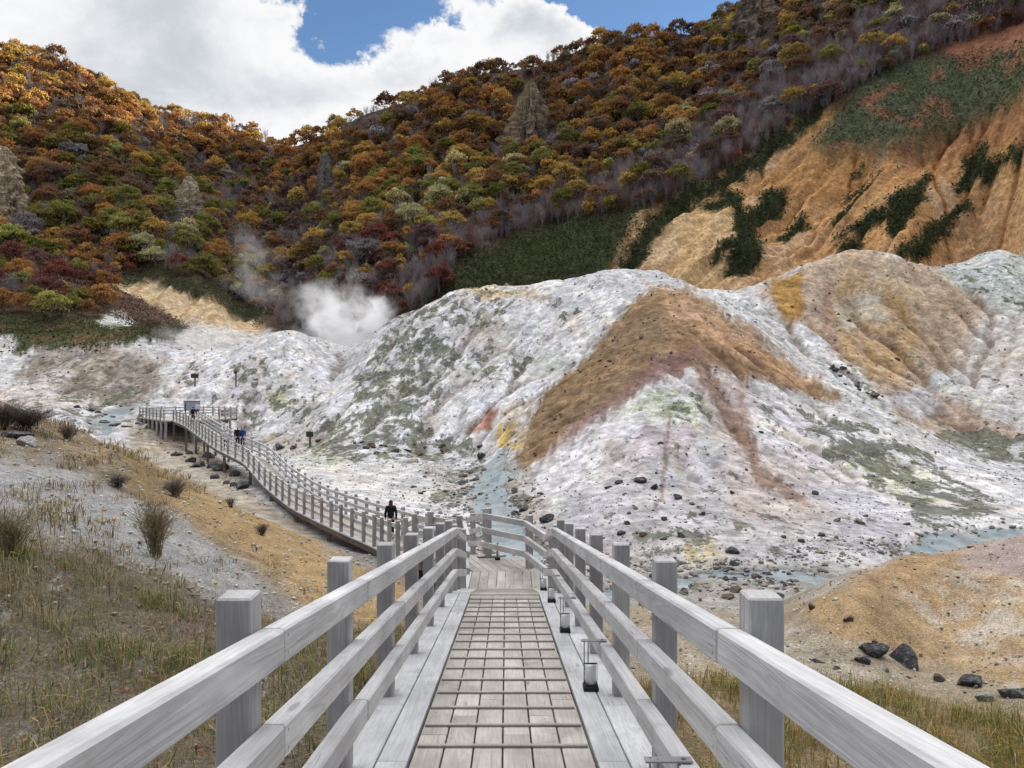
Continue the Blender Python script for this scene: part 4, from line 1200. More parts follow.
person((pp[0], pp[1], PZ+0.002), math.pi, 1.68, (0.66,0.67,0.70), (0.02,0.03,0.07), (0.02,0.015,0.012), 'person in white shirt by the information board on the far platform', fingers=False, long_hair=False)

# ------------------------------------------------------------------ boards and posts in the valley
m_sign = plain('sign_panel_dark', (0.055,0.045,0.038), 0.6)
m_signb = plain('information_panel', (0.33,0.37,0.45), 0.5, 0, 0.25, 14)
ib = tag(empty('information_board', tuple(world(192, 403, 89.5)[:2])+(PZ,)), 'grey-blue information board standing on the distant viewing platform', 'sign')
for x in (-0.75, 0.75):
    mb = MB(); mb.post(x, 0, 0, 1.55, 0.1); mb.build('post', m_beam, ib)
mb = MB(); mb.quadbox([(-0.95,-0.05,0.65),(0.95,-0.05,0.65),(0.95,0.05,0.65),(-0.95,0.05,0.65),(-0.95,-0.05,1.75),(0.95,-0.05,1.75),(0.95,0.05,1.75),(-0.95,0.05,1.75)], 0.02); mb.build('panel', m_signb, ib)
mb = MB(); mb.quadbox([(-1.0,-0.08,1.753),(1.0,-0.08,1.753),(1.0,0.08,1.753),(-1.0,0.08,1.753),(-1.0,-0.08,1.83),(1.0,-0.08,1.83),(1.0,0.08,1.83),(-1.0,0.08,1.83)]); mb.build('cap', m_beam, ib)
def signpost(px, py, h, pw, ph, label, dmin=60):
    p = sight(px, py, dmin, 140)
    r = tag(empty('signpost', tuple(p)), label, 'sign')
    mb = MB(); mb.post(0, 0, -0.3, h, 0.16); mb.build('post', m_beam, r)
    mb = MB(); mb.quadbox([(-pw/2,-0.14,h-ph-0.1),(pw/2,-0.14,h-ph-0.1),(pw/2,-0.082,h-ph-0.1),(-pw/2,-0.082,h-ph-0.1),(-pw/2,-0.14,h-0.1),(pw/2,-0.14,h-0.1),(pw/2,-0.082,h-0.1),(-pw/2,-0.082,h-0.1)], 0.01); mb.build('panel', m_sign, r)
signpost(310, 447, 1.7, 0.75, 0.55, 'dark wooden warning sign on a post beside the white flat')
signpost(195, 386, 1.7, 1.0, 0.55, 'dark sign on a post on the white mound above the platform', 85)
signpost(236, 387, 2.2, 0.35, 0.4, 'thin weathered marker post on the white mound', 85)
p = sight(225, 421, 60, 140)
r = tag(empty('litter_bin', tuple(p)), 'squat dark box standing beside the platform corner', 'box')
mb = MB(); mb.post(0, 0, -0.2, 1.25, 0.85, 0.2, 0.05); mb.build('cabinet', m_beam, r)
mb = MB(); mb.post(0, 0, 1.252, 1.36, 0.95, 0.2, 0.03); mb.build('lid', m_sign, r)
# ------------------------------------------------------------------ autumn woods
def leaf_quads(cent, nrm, size, rg, aspect=0.8, jit=0.7):
    """small leaf-spray faces round given centres"""
    n = len(cent)
    nn = nrm+rg.normal(0, jit, (n,3)); nn /= np.linalg.norm(nn, axis=1)[:,None]+1e-9
    a = rg.normal(0, 1, (n,3)); u = np.cross(nn, a); u /= np.linalg.norm(u, axis=1)[:,None]+1e-9
    v = np.cross(nn, u)
    s = (size*rg.uniform(0.6, 1.3, n))[:,None]
    k1 = rg.uniform(0.5, 1.0, (n,1)); k2 = rg.uniform(0.5, 1.0, (n,1))
    P = np.stack([cent-u*s, cent-v*s*aspect*k1, cent+u*s*k2, cent+v*s*aspect], 1)
    return P.reshape(-1,3), np.arange(4*n).reshape(-1,4)

def crown_geom(seed, nl, per, leaf, w=1.0, h=0.8):
    """a broad crown of leafy boughs, radius about 1, base at z=0; returns verts, faces, tone"""
    rg = np.random.default_rng(seed)
    C0 = []; N0 = []; T0 = []
    for i in range(nl):
        an = rg.uniform(0, 2*math.pi); rr = math.sqrt(rg.uniform(0, 1))*0.88*rg.uniform(.85,1.1)
        zz = h*(0.25+0.75*(1-rr**1.7)*rg.uniform(0.55, 1.0))
        c = np.array([math.cos(an)*rr*w, math.sin(an)*rr*w, zz])
        br = rg.uniform(0.13, 0.28)
        d = rg.normal(0, 1, (per,3)); d[:,2] = np.abs(d[:,2])*0.9-0.25
        d /= np.linalg.norm(d, axis=1)[:,None]
        rad = br*rg.uniform(0.55, 1.08, (per,1))
        C0.append(c+d*rad*np.array([1.35,1.35,0.5])); N0.append(d+np.array([0,0,0.5]))
        T0.append(np.full(per, rg.uniform(0.72, 1.3))*rg.uniform(0.8, 1.2, per))
    # stray sprays so that the outline is uneven
    m = int(nl*per*0.16); d = rg.normal(0, 1, (m,3)); d[:,2] = np.abs(d[:,2]); d /= np.linalg.norm(d, axis=1)[:,None]
    C0.append(d*rg.uniform(0.6,1.12,(m,1))*np.array([w,w,h])); N0.append(d); T0.append(rg.uniform(0.7,1.3,m))
    C0 = np.concatenate(C0); N0 = np.concatenate(N0); T0 = np.concatenate(T0)
    v, f = leaf_quads(C0, N0, leaf, rg)
    return v, f, np.repeat(T0, 4)

def twig_geom(seed, n, spread=0.55, h=1.0, wd=0.011):
    """bare upswept limbs and twigs, height about 1"""
    rg = np.random.default_rng(seed); V = []; Fc = []; T = []
    def sliver(p, q, w):
        d = q-p; a = np.cross(d, rg.normal(0,1,3)); a /= np.linalg.norm(a)+1e-9
        b = len(V); V.extend([p-a*w, p+a*w, q+a*w*0.3, q-a*w*0.3]); Fc.append([b,b+1,b+2,b+3]); T.extend([rg.uniform(0.75,1.25)]*4)
    for i in range(n):
        an = rg.uniform(0, 2*math.pi); lean = rg.uniform(0.05, spread)
        p = np.array([rg.normal(0,0.05), rg.normal(0,0.05), rg.uniform(0, 0.25)])
        q = p+np.array([math.cos(an)*lean*0.7, math.sin(an)*lean*0.7, rg.uniform(0.45,0.8)*h])
        sliver(p, q, wd)
        for k in range(5):
            t = rg.uniform(0.3, 1.0); s = p+(q-p)*t
            e = s+np.array([rg.normal(0,0.16), rg.normal(0,0.16), rg.uniform(0.08,0.32)])
            sliver(s, e, wd*0.6)
            for z in range(2):
                s2 = s+(e-s)*rg.uniform(0.4,1); sliver(s2, s2+np.array([rg.normal(0,0.08), rg.normal(0,0.08), rg.uniform(0.04,0.16)]), wd*0.4)
    return np.array(V), np.array(Fc), np.array(T)

def leaf_material(name, by_object):
    m, t, b = material(name)
    tone = attr(t, 'tone').outputs['Fac']
    if by_object:
        base = t.new('ShaderNodeObjectInfo').outputs['Color']
    else:
        base = attr(t, 'soil').outputs['Color']
    c = t.mix(1.0, base, tone, 'MULTIPLY')
    t.put(b.inputs['Base Color'], c)
    b.inputs['Roughness'].default_value = 0.8
    b.inputs['Specular IOR Level'].default_value = 0.0
    # thin leaves let some light through
    tr = t.new('ShaderNodeBsdfTranslucent'); t.put(tr.inputs['Color'], c)
    mx = t.new('ShaderNodeMixShader'); mx.inputs[0].default_value = 0.28
    out = m.node_tree.nodes['Material Output']
    t.l.new(b.outputs[0], mx.inputs[1]); t.l.new(tr.outputs[0], mx.inputs[2]); t.l.new(mx.outputs[0], out.inputs['Surface'])
    return m
m_leafo = leaf_material('autumn_leaves', True)
m_leafs = leaf_material('autumn_leaves_mass', False)
m_bark = plain('grey_bark', (0.17,0.15,0.14), 0.9, 0, 0.25, 3)

NVAR = 7
CR = [crown_geom(100+i, 24+i % 3*4, 26, 0.085, 1.0, 0.72+0.09*(i % 4)) for i in range(NVAR)]
CRB = [crown_geom(200+i, 40, 60, 0.05, 1.0, 0.75+0.1*(i % 3)) for i in range(5)]   # finer, for the closer trees
TWG = [twig_geom(300+i, 26, 0.5+0.1*(i % 3)) for i in range(5)]
CRM = []
for i,(v,f,tn) in enumerate(CRB):
    CRM.append(np_mesh('crown', v, f, [m_leafo], attrs={'tone': tn}))
TWM = [np_mesh('crown', v, f, [m_leafo], attrs={'tone': tn}) for v,f,tn in TWG]
def trunk_mesh(seed):
    rg = random.Random(seed); mb = MB()
    pts = [Vector((0,0,-0.4))]; 
    for k in range(1, 5): pts.append(Vector((rg.uniform(-.05,.05)*k, rg.uniform(-.05,.05)*k, k*0.2)))
    mb.tube(pts, [0.055,0.045,0.036,0.028,0.018], 6)
    for k in range(6):
        an = rg.uniform(0, 6.28); z = rg.uniform(0.35, 0.75); r = rg.uniform(0.35, 0.62)
        p = pts[2].lerp(pts[4], (z-0.35)/0.4)
        mb.tube([p, p+Vector((math.cos(an)*r*0.5, math.sin(an)*r*0.5, 0.16)), p+Vector((math.cos(an)*r, math.sin(an)*r, 0.42))], [0.02,0.013,0.005], 4, False)
    o = mb.build('trunk', m_bark); me = o.data; bpy.data.objects.remove(o); return me
TRM = [trunk_mesh(i) for i in range(4)]

# colours of the woods
RUST=(0.165,0.09,0.047); ORNG=(0.27,0.145,0.055); GOLD=(0.32,0.21,0.065); OLIV=(0.145,0.135,0.038); YGRN=(0.22,0.215,0.065); RED=(0.15,0.06,0.047); MARO=(0.13,0.076,0.072); BRWN=(0.125,0.082,0.054); GREY=(0.20,0.172,0.175); PALE=(0.32,0.30,0.16); DGRN=(0.07,0.085,0.035)
REG = [  # polygon, {colour: weight}
 ([(-300,-50),(-300,120),(0,115),(120,150),(330,185),(330,110),(160,70),(20,20)], {0:3,1:6,7:1,2:3,8:.5}),
 ([(-300,120),(-300,215),(60,215),(180,235),(240,200),(120,150),(0,115)], {0:4.5,7:2,3:4,1:2.5,2:1.2,4:.8,8:.8}),
 ([(-300,215),(-300,262),(110,245),(215,280),(230,245),(180,225),(60,205)], {3:6,4:3,0:2,2:2.5,9:1,7:1}),
 ([(-300,255),(-300,330),(110,325),(110,260),(60,250)], {2:2.5,5:5,1:5,6:2,4:1,3:.6}),
 ([(100,245),(110,290),(270,320),(250,270),(180,235)], {2:4,3:3,1:2,9:2,8:2,5:1}),
 ([(215,180),(330,165),(345,350),(270,350),(205,235)], {8:5,7:4,6:2.5,3:2.5,9:1,2:1.5,0:1.5}),
 ([(330,100),(460,55),(540,60),(600,20),(730,0),(760,100),(640,150),(560,160),(430,160),(330,170)], {0:5,7:2.2,1:4.5,8:2,2:1.6,3:1.6}),
 ([(330,165),(440,150),(560,155),(640,150),(700,130),(620,205),(520,215),(430,250),(340,240)], {0:2.5,2:4,3:3.5,4:1.6,9:1,7:1,1:3}),
 ([(330,235),(440,240),(470,255),(420,330),(340,350)], {5:3,6:6,8:7,2:.6,0:1}),
 ([(640,170),(720,100),(830,40),(900,0),(1024,-40),(1024,20),(850,100),(740,150)], {9:2.5,2:2.5,4:1.2,8:6,0:1,6:2}),
]
PAL = [RUST,ORNG,GOLD,OLIV,YGRN,RED,MARO,BRWN,GREY,PALE,DGRN]
def inpoly(poly, x, y):
    r = np.zeros(np.shape(x), dtype=bool); m = len(poly)
    for i in range(m):
        ax, ay = poly[i]; bx, by = poly[(i+1) % m]
        with np.errstate(divide='ignore', invalid='ignore'):
            r ^= ((ay > y) != (by > y)) & (x < (bx-ax)*(y-ay)/(by-ay+1e-12)+ax)
    return r
WOOD = [(-330,-80),(-330,330),(20,328),(60,318),(105,318),(112,278),(150,268),(215,284),(270,318),(290,345),(345,350),(400,325),(440,295),(455,262),(525,230),(600,216),(655,208),(730,174),(812,118),(865,84),(925,56),(1024,25),(1200,-40),(1200,-300),(700,-120),(300,-50)]
BARE = [(395,325),(440,248),(520,204),(590,192),(690,142),(780,78),(880,10),(1000,-40),(1200,-40),(1024,30),(930,60),(870,88),(815,122),(735,178),(655,212),(600,228),(520,236),(455,268),(435,300)]
ROCKS = [([(512,100),(532,80),(556,115),(560,152),(506,150)], 240, 330), ([(-10,150),(20,180),(26,205),(-30,205)], 150, 300), ([(178,190),(194,188),(198,216),(176,218)], 150, 330), ([(320,160),(332,160),(334,188),(318,188)], 200, 330), ([(735,20),(755,2),(772,50),(735,60)], 200, 340)]
flat = np.where((vis & (w_far > 0.9) & (w_orange < 0.6) & (w_ochre < 0.2) & (w_gs < 0.2)).ravel())[0]
fx_, fy_, fd_ = PX.ravel()[flat], PY.ravel()[flat], Yg.ravel()[flat]
ok = inpoly(WOOD, fx_, fy_) & (fx_ > -260) & (fx_ < 1160) & (fy_ > -120)
for p, a, b2 in ROCKS: ok &= ~inpoly(p, fx_, fy_)
flat, fx_, fy_, fd_ = flat[ok], fx_[ok], fy_[ok], fd_[ok]
order = np.random.default_rng(5).permutation(len(flat))
cell = {}; chosen = []
rg = np.random.default_rng(77)
for i in order:
    x, y, d = fx_[i], fy_[i], fd_[i]
    inb = inpoly(BARE, x, y)
    sep = 4.6 if inb else 6.9*(250/max(d,150))**0.5
    k = (int(x//12), int(y//12)); bad = False
    for a in (-1,0,1):
        for c in (-1,0,1):
            for (xx, yy) in cell.get((k[0]+a, k[1]+c), ()):
                if (xx-x)**2+((yy-y)*1.35)**2 < sep*sep: bad = True; break
            if bad: break
        if bad: break
    if bad: continue
    cell.setdefault(k, []).append((x, y)); chosen.append((flat[i], x, y, d, bool(inb)))
trees = []
for (vi, x, y, d, inb) in chosen:
    X, Y, Zt = V3[vi]
    reg = None
    jx, jy = x+rg.normal(0,14), y+rg.normal(0,14)
    for p, wts in REG:
        if inpoly(p, jx, jy): reg = wts; break
    if reg is None: reg = {0:2,7:3,8:3,2:1,3:1}
    cl = float(fbm(X/20, Y/20, 2, 140))           # stands of one colour
    ks = list(reg); ww = np.array([reg[q] for q in ks], dtype=float)
    ww *= np.exp(np.array([math.sin(q*2.1+cl*7) for q in ks])*1.5); ww /= ww.sum()
    ci = ks[rg.choice(len(ks), p=ww)]
    bare = inb and rg.random() < 0.85 or (ci == 8 and rg.random() < 0.75) or rg.random() < 0.17
    if bare and not inb: ci = 8
    if inb and bare: ci = rg.choice([8,8,8,6])
    r = (1.5+2.9*rg.random()**1.25)*(0.78 if d < 190 else 1.0); hh = rg.uniform(1.5, 2.1)*r*(1.0+0.25*(r<2.4))
    if bare: r = rg.uniform(1.6, 2.6); hh = rg.uniform(3.2, 6.0)
    col = np.array(PAL[ci])*1.32*rg.uniform(0.78, 1.25)*np.array([rg.uniform(.92,1.08),1,rg.uniform(.9,1.1)])
    trees.append(dict(p=(X,Y,Zt), px=x, py=y, d=d, bare=bool(bare), ci=int(ci), r=r, h=hh, col=col))
for tr in trees: tr['app'] = (tr['r']*1.3 if not tr['bare'] else tr['r']*0.8)/tr['d']*(1.0 if (-15 < tr['px'] < 1040 and tr['py'] > -8) else 0.2)
trees.sort(key=lambda q: -q['app'])
leafy = [q for q in trees if not q['bare']]; bares = [q for q in trees if q['bare']]
solo_l, solo_b = leafy[:250], bares[:45]
mass = leafy[250:]+bares[45:]
NAMES = {0:'rust-brown',1:'orange',2:'golden yellow',3:'olive green',4:'yellow-green',5:'bright red',6:'dark maroon',7:'brown',8:'greyish',9:'pale cream-yellow',10:'dark green'}
def place_of(q):
    x, y = q['px'], q['py']
    if x < 120 and y > 245: return 'just above the grassy strip'
    if x < 290 and y > 232: return 'round the top of the small ochre bank'
    if x < 300: return 'on the wooded hill below the sunlit crest'
    if x < 460 and y > 230: return 'behind the rising steam'
    if 440 < x < 640 and y < 175: return 'round the pointed rock outcrop'
    if x > 640: return 'on the slope above the big orange landslip'
    return 'on the middle slope under the skyline'
def tilted(q): return (rg.normal(0,0.05), rg.normal(0,0.05), rg.uniform(0,6.28))
for i, q in enumerate(solo_l):
    root = empty('autumn_tree', q['p'])
    tag(root, '%s autumn tree %s' % (NAMES[q['ci']], place_of(q)), 'tree', 'autumn trees on the hillsides')
    root.rotation_euler = tilted(q)
    tk = bpy.data.objects.new('trunk', TRM[i % 4]); link(tk, root); tk.scale = (q['h']*0.9, q['h']*0.9, q['h']*0.9)
    cr = bpy.data.objects.new('crown', CRM[int(rg.integers(0,5))]); link(cr, root)
    cr.location = (0,0,q['h']*0.30); cr.scale = (q['r'], q['r']*rg.uniform(.85,1.15), q['h']*0.85); cr.color = (*q['col'], 1)
for i, q in enumerate(solo_b):
    root = empty('bare_tree', q['p'])
    tag(root, 'leafless grey-mauve %s %s' % ('tree' if q['h'] > 3.2 else 'shrub', place_of(q)), 'bare tree', 'bare trees on the hillsides')
    root.rotation_euler = tilted(q)
    tk = bpy.data.objects.new('trunk', TRM[i % 4]); link(tk, root); tk.scale = (q['h']*0.55,)*3
    cr = bpy.data.objects.new('crown', TWM[int(rg.integers(0,5))]); link(cr, root)
    cr.scale = (q['r']*1.5, q['r']*1.5, q['h']); cr.color = (*q['col'], 1)
VV=[]; FF=[]; TT=[]; CC=[]; off=0
for q in mass:
    v, f, tn = (TWG if q['bare'] else CR)[int(rg.integers(0, 5))]
    a = rg.uniform(0, 6.28); c, s = math.cos(a), math.sin(a)
    sc = np.array([q['r']*1.5, q['r']*1.5, q['h']]) if q['bare'] else np.array([q['r'], q['r'], q['h']*0.85])
    w2 = v*sc; w2 = np.stack([w2[:,0]*c-w2[:,1]*s, w2[:,0]*s+w2[:,1]*c, w2[:,2]], 1)+np.array(q['p'])+np.array([0,0,0 if q['bare'] else q['h']*0.22])
    VV.append(w2); FF.append(f+off); off += len(v); TT.append(tn); CC.append(np.repeat(q['col'][None], len(v), 0))
me = np_mesh('woodland', np.concatenate(VV), np.concatenate(FF), [m_leafs], attrs={'tone': np.concatenate(TT)}, cols=np.concatenate(CC))
tag(mesh_obj('woodland', me), 'dense autumn woodland covering the far hillsides', 'woodland', kind='stuff')
print('trees', len(leafy), len(bares), 'mass faces', sum(len(f) for f in FF))

# ------------------------------------------------------------------ low scrub: dwarf bamboo, heather, brush
def scatter(mask, n, rgx, wt=None):
    sel = np.where((mask.ravel() > 0.35) & vis.ravel())[0]
    if len(sel) == 0: return sel
    pr = mask.ravel()[sel]
    if wt is not None: pr = pr*wt.ravel()[sel]
    return rgx.choice(sel, size=n, p=pr/pr.sum())
rgs = np.random.default_rng(91)
AREA = Yg**1.0          # even out the spacing of ground samples
VV=[]; FF=[]; TT=[]; CC=[]; off=0
def scrub(mask, n, cols, size, hgt):
    global off
    s = scatter(mask, n, rgs)
    if len(s) == 0: return
    step = (Yg.ravel()[s]/F*2.2)
    P = V3[s]+np.stack([rgs.normal(0,1,len(s))*step, rgs.normal(0,1,len(s))*step*1.5, np.abs(rgs.normal(0,1,len(s)))*hgt], 1)
    v, f = leaf_quads(P, np.tile([0,-0.3,0.9], (len(s),1)), size, rgs, 0.6, 0.8)
    cc = np.array(cols)[rgs.integers(0, len(cols), len(s))]*rgs.uniform(0.7,1.3,(len(s),1))
    VV.append(v); FF.append(f+off); off += len(v); TT.append(np.ones(len(v))); CC.append(np.repeat(cc, 4, 0))
LOWG = pmask([(425,296),(455,262),(530,226),(600,216),(650,205),(612,266),(560,288)], 6, 140, 260, 8, 25, 60)
scrub(LOWG, 9000, [(0.045,0.06,0.028),(0.06,0.07,0.03),(0.08,0.075,0.035)], 0.42, 0.35)
scrub(w_gp, 13000, [(0.04,0.055,0.026),(0.055,0.065,0.03),(0.07,0.07,0.04)], 0.40, 0.55)
scrub(w_gtop*(w_orange < 2), 9000, [(0.075,0.09,0.05),(0.10,0.11,0.065),(0.06,0.07,0.04),(0.14,0.10,0.06)], 0.38, 0.3)
scrub(w_gs*(1-pmask([(90,322),(100,308),(140,316),(145,330),(110,332)], 4, 100, 190, 2, 20, 1)), 7000, [(0.04,0.055,0.025),(0.05,0.06,0.028),(0.085,0.07,0.035),(0.07,0.055,0.04)], 0.22, 0.3)
scrub(pmask([(96,276),(150,264),(215,283),(272,316),(262,324),(210,296),(150,277),(108,284)], 3, 120, 230, 5, 20, 10), 2500, [(0.05,0.055,0.03),(0.08,0.06,0.04)], 0.3, 0.6)
scrub(pmask([(105,292),(130,296),(165,308),(188,325),(170,336),(130,330),(105,312)], 5, 110, 200, 5, 20, 11), 2500, [(0.12,0.06,0.05),(0.07,0.06,0.04),(0.10,0.08,0.06)], 0.25, 0.4)
if 0: scrub(pmask([(10,372),(40,350),(100,343),(150,358),(165,380),(130,400),(80,394),(40,388)], 8, 60, 135, 8, 24, 14), 3000, [(0.13,0.095,0.06),(0.10,0.085,0.05),(0.17,0.13,0.09)], 0.16, 0.15)
me = np_mesh('undergrowth', np.concatenate(VV), np.concatenate(FF), [m_leafs], attrs={'tone': np.concatenate(TT)}, cols=np.concatenate(CC))
tag(mesh_obj('undergrowth', me), 'low dark green dwarf bamboo and heather on the slopes', 'undergrowth', kind='stuff')
# ------------------------------------------------------------------ rock outcrops in the woods
def outcrop(px, py_top, py_bot, wpx, d, label, tan, darkc, seed, bias, lean=0.0, expo=0.85):
    rg = np.random.default_rng(seed)
    c = world(px, py_bot, d); top = world(px+lean, py_top, d+3)
    Hh = top[2]-c[2]; rx = wpx/F*d/2; ry = rx*0.6
    nu, nv = 110, 80
    u = np.linspace(0, 2*math.pi, nu, endpoint=False); v = np.linspace(0, 1, nv)
    U, V = np.meshgrid(u, v)
    r = (1-V)**expo
    ang = fbm(np.cos(U)*1.6+seed, np.sin(U)*1.6+V*0.8, 4, seed)*0.55+ridged(U*3.0+seed+V*0.9, V*2.2, 4, seed+4)*0.42
    step = fbm(U*1.6+seed, V*9, 4, seed+8, .65)*0.26
    VV_ = V+fbm(np.cos(U)*2+seed*2, np.sin(U)*2+V*1.5, 3, seed+20)*0.16
    terr = (np.floor(VV_*7)+sstep(0.55,1.0,VV_*7-np.floor(VV_*7)))/7-VV_
    r = r*(0.74+ang*0.95+step*1.2)*(1+terr*1.6)
    X = np.cos(U)*r*rx+V*(top[0]-c[0]); Yq = np.sin(U)*r*ry+V*(top[1]-c[1]); Zq = V*(Hh*1.0)+fbm(U*3, V*9, 3, seed+2)*1.2*V*(1.2-V)
    Zq = Zq*1.35-Hh*0.35
    P = np.stack([X, Yq, Zq], -1).reshape(-1,3)
    id2 = np.arange(nu*nv).reshape(nv, nu)
    q = np.stack([id2[:-1], np.roll(id2[:-1],-1,1), np.roll(id2[1:],-1,1), id2[1:]], -1).reshape(-1,4)
    m, t, b = material('outcrop_rock')
    tc = t.new('ShaderNodeTexCoord').outputs['Object']
    sx = t.new('ShaderNodeSeparateXYZ'); t.put(sx.inputs[0], tc)
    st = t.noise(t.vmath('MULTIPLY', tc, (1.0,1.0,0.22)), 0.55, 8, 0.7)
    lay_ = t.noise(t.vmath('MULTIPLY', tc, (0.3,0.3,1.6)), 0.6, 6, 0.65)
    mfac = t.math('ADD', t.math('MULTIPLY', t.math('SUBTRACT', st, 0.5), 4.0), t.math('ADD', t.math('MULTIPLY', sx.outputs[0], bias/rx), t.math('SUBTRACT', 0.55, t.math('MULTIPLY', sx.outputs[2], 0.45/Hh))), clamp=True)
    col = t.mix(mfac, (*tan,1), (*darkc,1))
    col = t.mix(1.0, col, t.rng(lay_, 0.3, 0.7, 0.7, 1.25), 'MULTIPLY')
    t.put(b.inputs['Base Color'], col); b.inputs['Roughness'].default_value = 1.0; b.inputs['Specular IOR Level'].default_value = 0.1
    bump(t, b, t.math('ADD', st, lay_), 0.9, 1.2)
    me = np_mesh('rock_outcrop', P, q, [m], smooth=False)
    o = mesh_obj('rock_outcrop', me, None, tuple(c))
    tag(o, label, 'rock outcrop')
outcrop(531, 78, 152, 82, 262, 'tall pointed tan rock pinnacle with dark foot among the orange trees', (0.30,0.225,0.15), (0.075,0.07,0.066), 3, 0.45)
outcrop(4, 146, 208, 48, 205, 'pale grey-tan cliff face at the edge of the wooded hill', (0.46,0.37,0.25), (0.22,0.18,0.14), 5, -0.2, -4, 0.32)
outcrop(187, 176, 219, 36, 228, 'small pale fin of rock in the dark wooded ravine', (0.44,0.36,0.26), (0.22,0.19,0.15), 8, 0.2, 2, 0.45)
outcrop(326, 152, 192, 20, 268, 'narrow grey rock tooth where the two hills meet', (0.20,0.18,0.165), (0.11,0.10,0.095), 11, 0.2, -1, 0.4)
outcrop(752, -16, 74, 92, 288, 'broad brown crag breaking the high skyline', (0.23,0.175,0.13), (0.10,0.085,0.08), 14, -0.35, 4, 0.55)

# ------------------------------------------------------------------ loose rocks
def rock_mesh(seed, sub=3):
    rg = np.random.default_rng(seed); bm = bmesh.new()
    bmesh.ops.create_icosphere(bm, subdivisions=sub, radius=1)
    cut = [(rg.normal(0,1,3), rg.uniform(0.42,0.85)) for _ in range(15)]
    for v in bm.verts:
        p = np.array(v.co)
        for n_, k in cut:
            n2_ = n_/np.linalg.norm(n_); dd = p@n2_-k
            if dd > 0: p = p-n2_*dd*0.9
        p = p*(1+float(fbm(p[0]*1.7+seed, p[1]*1.7+p[2]*1.3, 3, seed))*0.16)
        v.co = p*np.array([1.0,0.85,0.68])
    me = bpy.data.meshes.new('rock'); bm.to_mesh(me); bm.free()
    return me
def rock_mat(name, col, pale):
    m, t, b = material(name)
    tc = t.new('ShaderNodeTexCoord').outputs['Object']
    n = t.noise(tc, 2.2, 7, 0.7); f2 = t.noise(tc, 9.0, 5, 0.7)
    c = t.mix(t.rng(n, 0.45, 0.72), (*col,1), (*pale,1)); c = t.mix(1.0, c, t.rng(f2, 0.3, 0.7, 0.6, 1.35), 'MULTIPLY')
    t.put(b.inputs['Base Color'], c); b.inputs['Roughness'].default_value = 0.8
    bump(t, b, t.math('ADD', n, t.math('MULTIPLY', f2, 0.4)), 0.8, 0.25)
    return m
m_rockd = rock_mat('dark_rock', (0.06,0.06,0.065), (0.27,0.265,0.26))
m_rockb = rock_mat('brown_rock', (0.12,0.09,0.065), (0.22,0.19,0.15))
m_rockw = rock_mat('pale_rock', (0.38,0.37,0.35), (0.5,0.49,0.47))
RKD = []; RKB = []; RKW = []
for i in range(6):
    me = rock_mesh(400+i); me.materials.append(m_rockd); RKD.append(me)
    m2 = me.copy(); m2.materials.clear(); m2.materials.append(m_rockb); RKB.append(m2)
    m3 = me.copy(); m3.materials.clear(); m3.materials.append(m_rockw); RKW.append(m3)
rr = np.random.default_rng(31)
def rock(P, size, label, pool=None, group=None, sq=None):
    pool = pool or RKD
    o = bpy.data.objects.new('rock', pool[int(rr.integers(0, len(pool)))]); COL.objects.link(o)
    sq = sq or rr.uniform(0.75,1.1)
    o.location = (P[0], P[1], P[2]+size*0.13*sq); o.scale = (size*rr.uniform(.85,1.25), size*rr.uniform(.8,1.1), size*sq)
    o.rotation_euler = (rr.normal(0,0.2), rr.normal(0,0.2), rr.uniform(0,6.28))
    tag(o, label, 'rock', group)
def rock_field(poly, n, s0, s1, label, pools, dmin, dmax, group='loose rocks in the valley'):
    sel = np.where((vis & (Yg > dmin) & (Yg < dmax)).ravel())[0]
    sel = sel[inpoly(poly, PX.ravel()[sel], PY.ravel()[sel])]
    if len(sel) == 0: print('no ground', label); return
    for i in rr.choice(sel, n):
        k = rr.random()
        size = s0+(s1-s0)*k**2.2
        rock(V3[i]+np.array([0,0,-0.02]), size, label, pools[int(rr.integers(0,len(pools)))], group)
rock_field([(722,562),(800,572),(806,600),(724,600)], 46, .10, .36, 'dark rock heaped beside the bend of the milky stream', [RKD,RKD,RKB], 24, 34)
rock_field([(560,590),(640,582),(700,590),(700,604),(600,612)], 14, .08, .22, 'dark stone on the stream bank behind the ramp railing', [RKD,RKB], 20, 34)
rock_field([(165,452),(215,456),(250,490),(215,488),(180,470)], 20, .35, .95, 'dark boulder in the dry bed below the distant walkway', [RKD], 50, 90)
rock_field([(455,470),(487,470),(488,500),(470,505)], 16, .15, .5, 'dark rock on the walkway side of the central stream', [RKD,RKB], 38, 66)
rock_field([(505,475),(535,480),(560,540),(520,540)], 16, .12, .42, 'dark rock between the central stream and the white mound', [RKD,RKB], 34, 60)
rock_field([(575,490),(640,478),(700,490),(690,540),(600,540)], 22, .10, .36, 'dark stone on the gravelly apron of the white mound', [RKD,RKD,RKB], 34, 56)
rock_field([(760,500),(930,520),(960,545),(860,560),(760,545)], 16, .10, .30, 'dark stone low on the mound above the far stream bend', [RKD,RKB], 28, 50)
rock_field([(822,358),(850,368),(888,400),(870,402),(840,385)], 14, .25, .7, 'dark block lying in the white gully between the mounds', [RKD,RKB], 66, 100)
rock_field([(50,408),(145,402),(140,432),(80,432)], 16, .3, .8, 'dark boulder along the pale brook beyond the bank', [RKD,RKB], 70, 110)
rock_field([(310,440),(480,446),(500,462),(400,460)], 20, .22, .65, 'dark rock strewn along the foot of the long white mound', [RKD,RKD,RKB], 58, 88)
rock_field([(380,478),(440,485),(470,505),(420,505)], 10, .10, .28, 'small dark stone on the white flat beside the walkway', [RKD], 40, 66)
rock_field([(820,630),(880,640),(930,690),(840,680),(760,650)], 18, .05, .13, 'small grey stone on the gravel below the ochre hummock', [RKB,RKW,RKD], 10, 22)
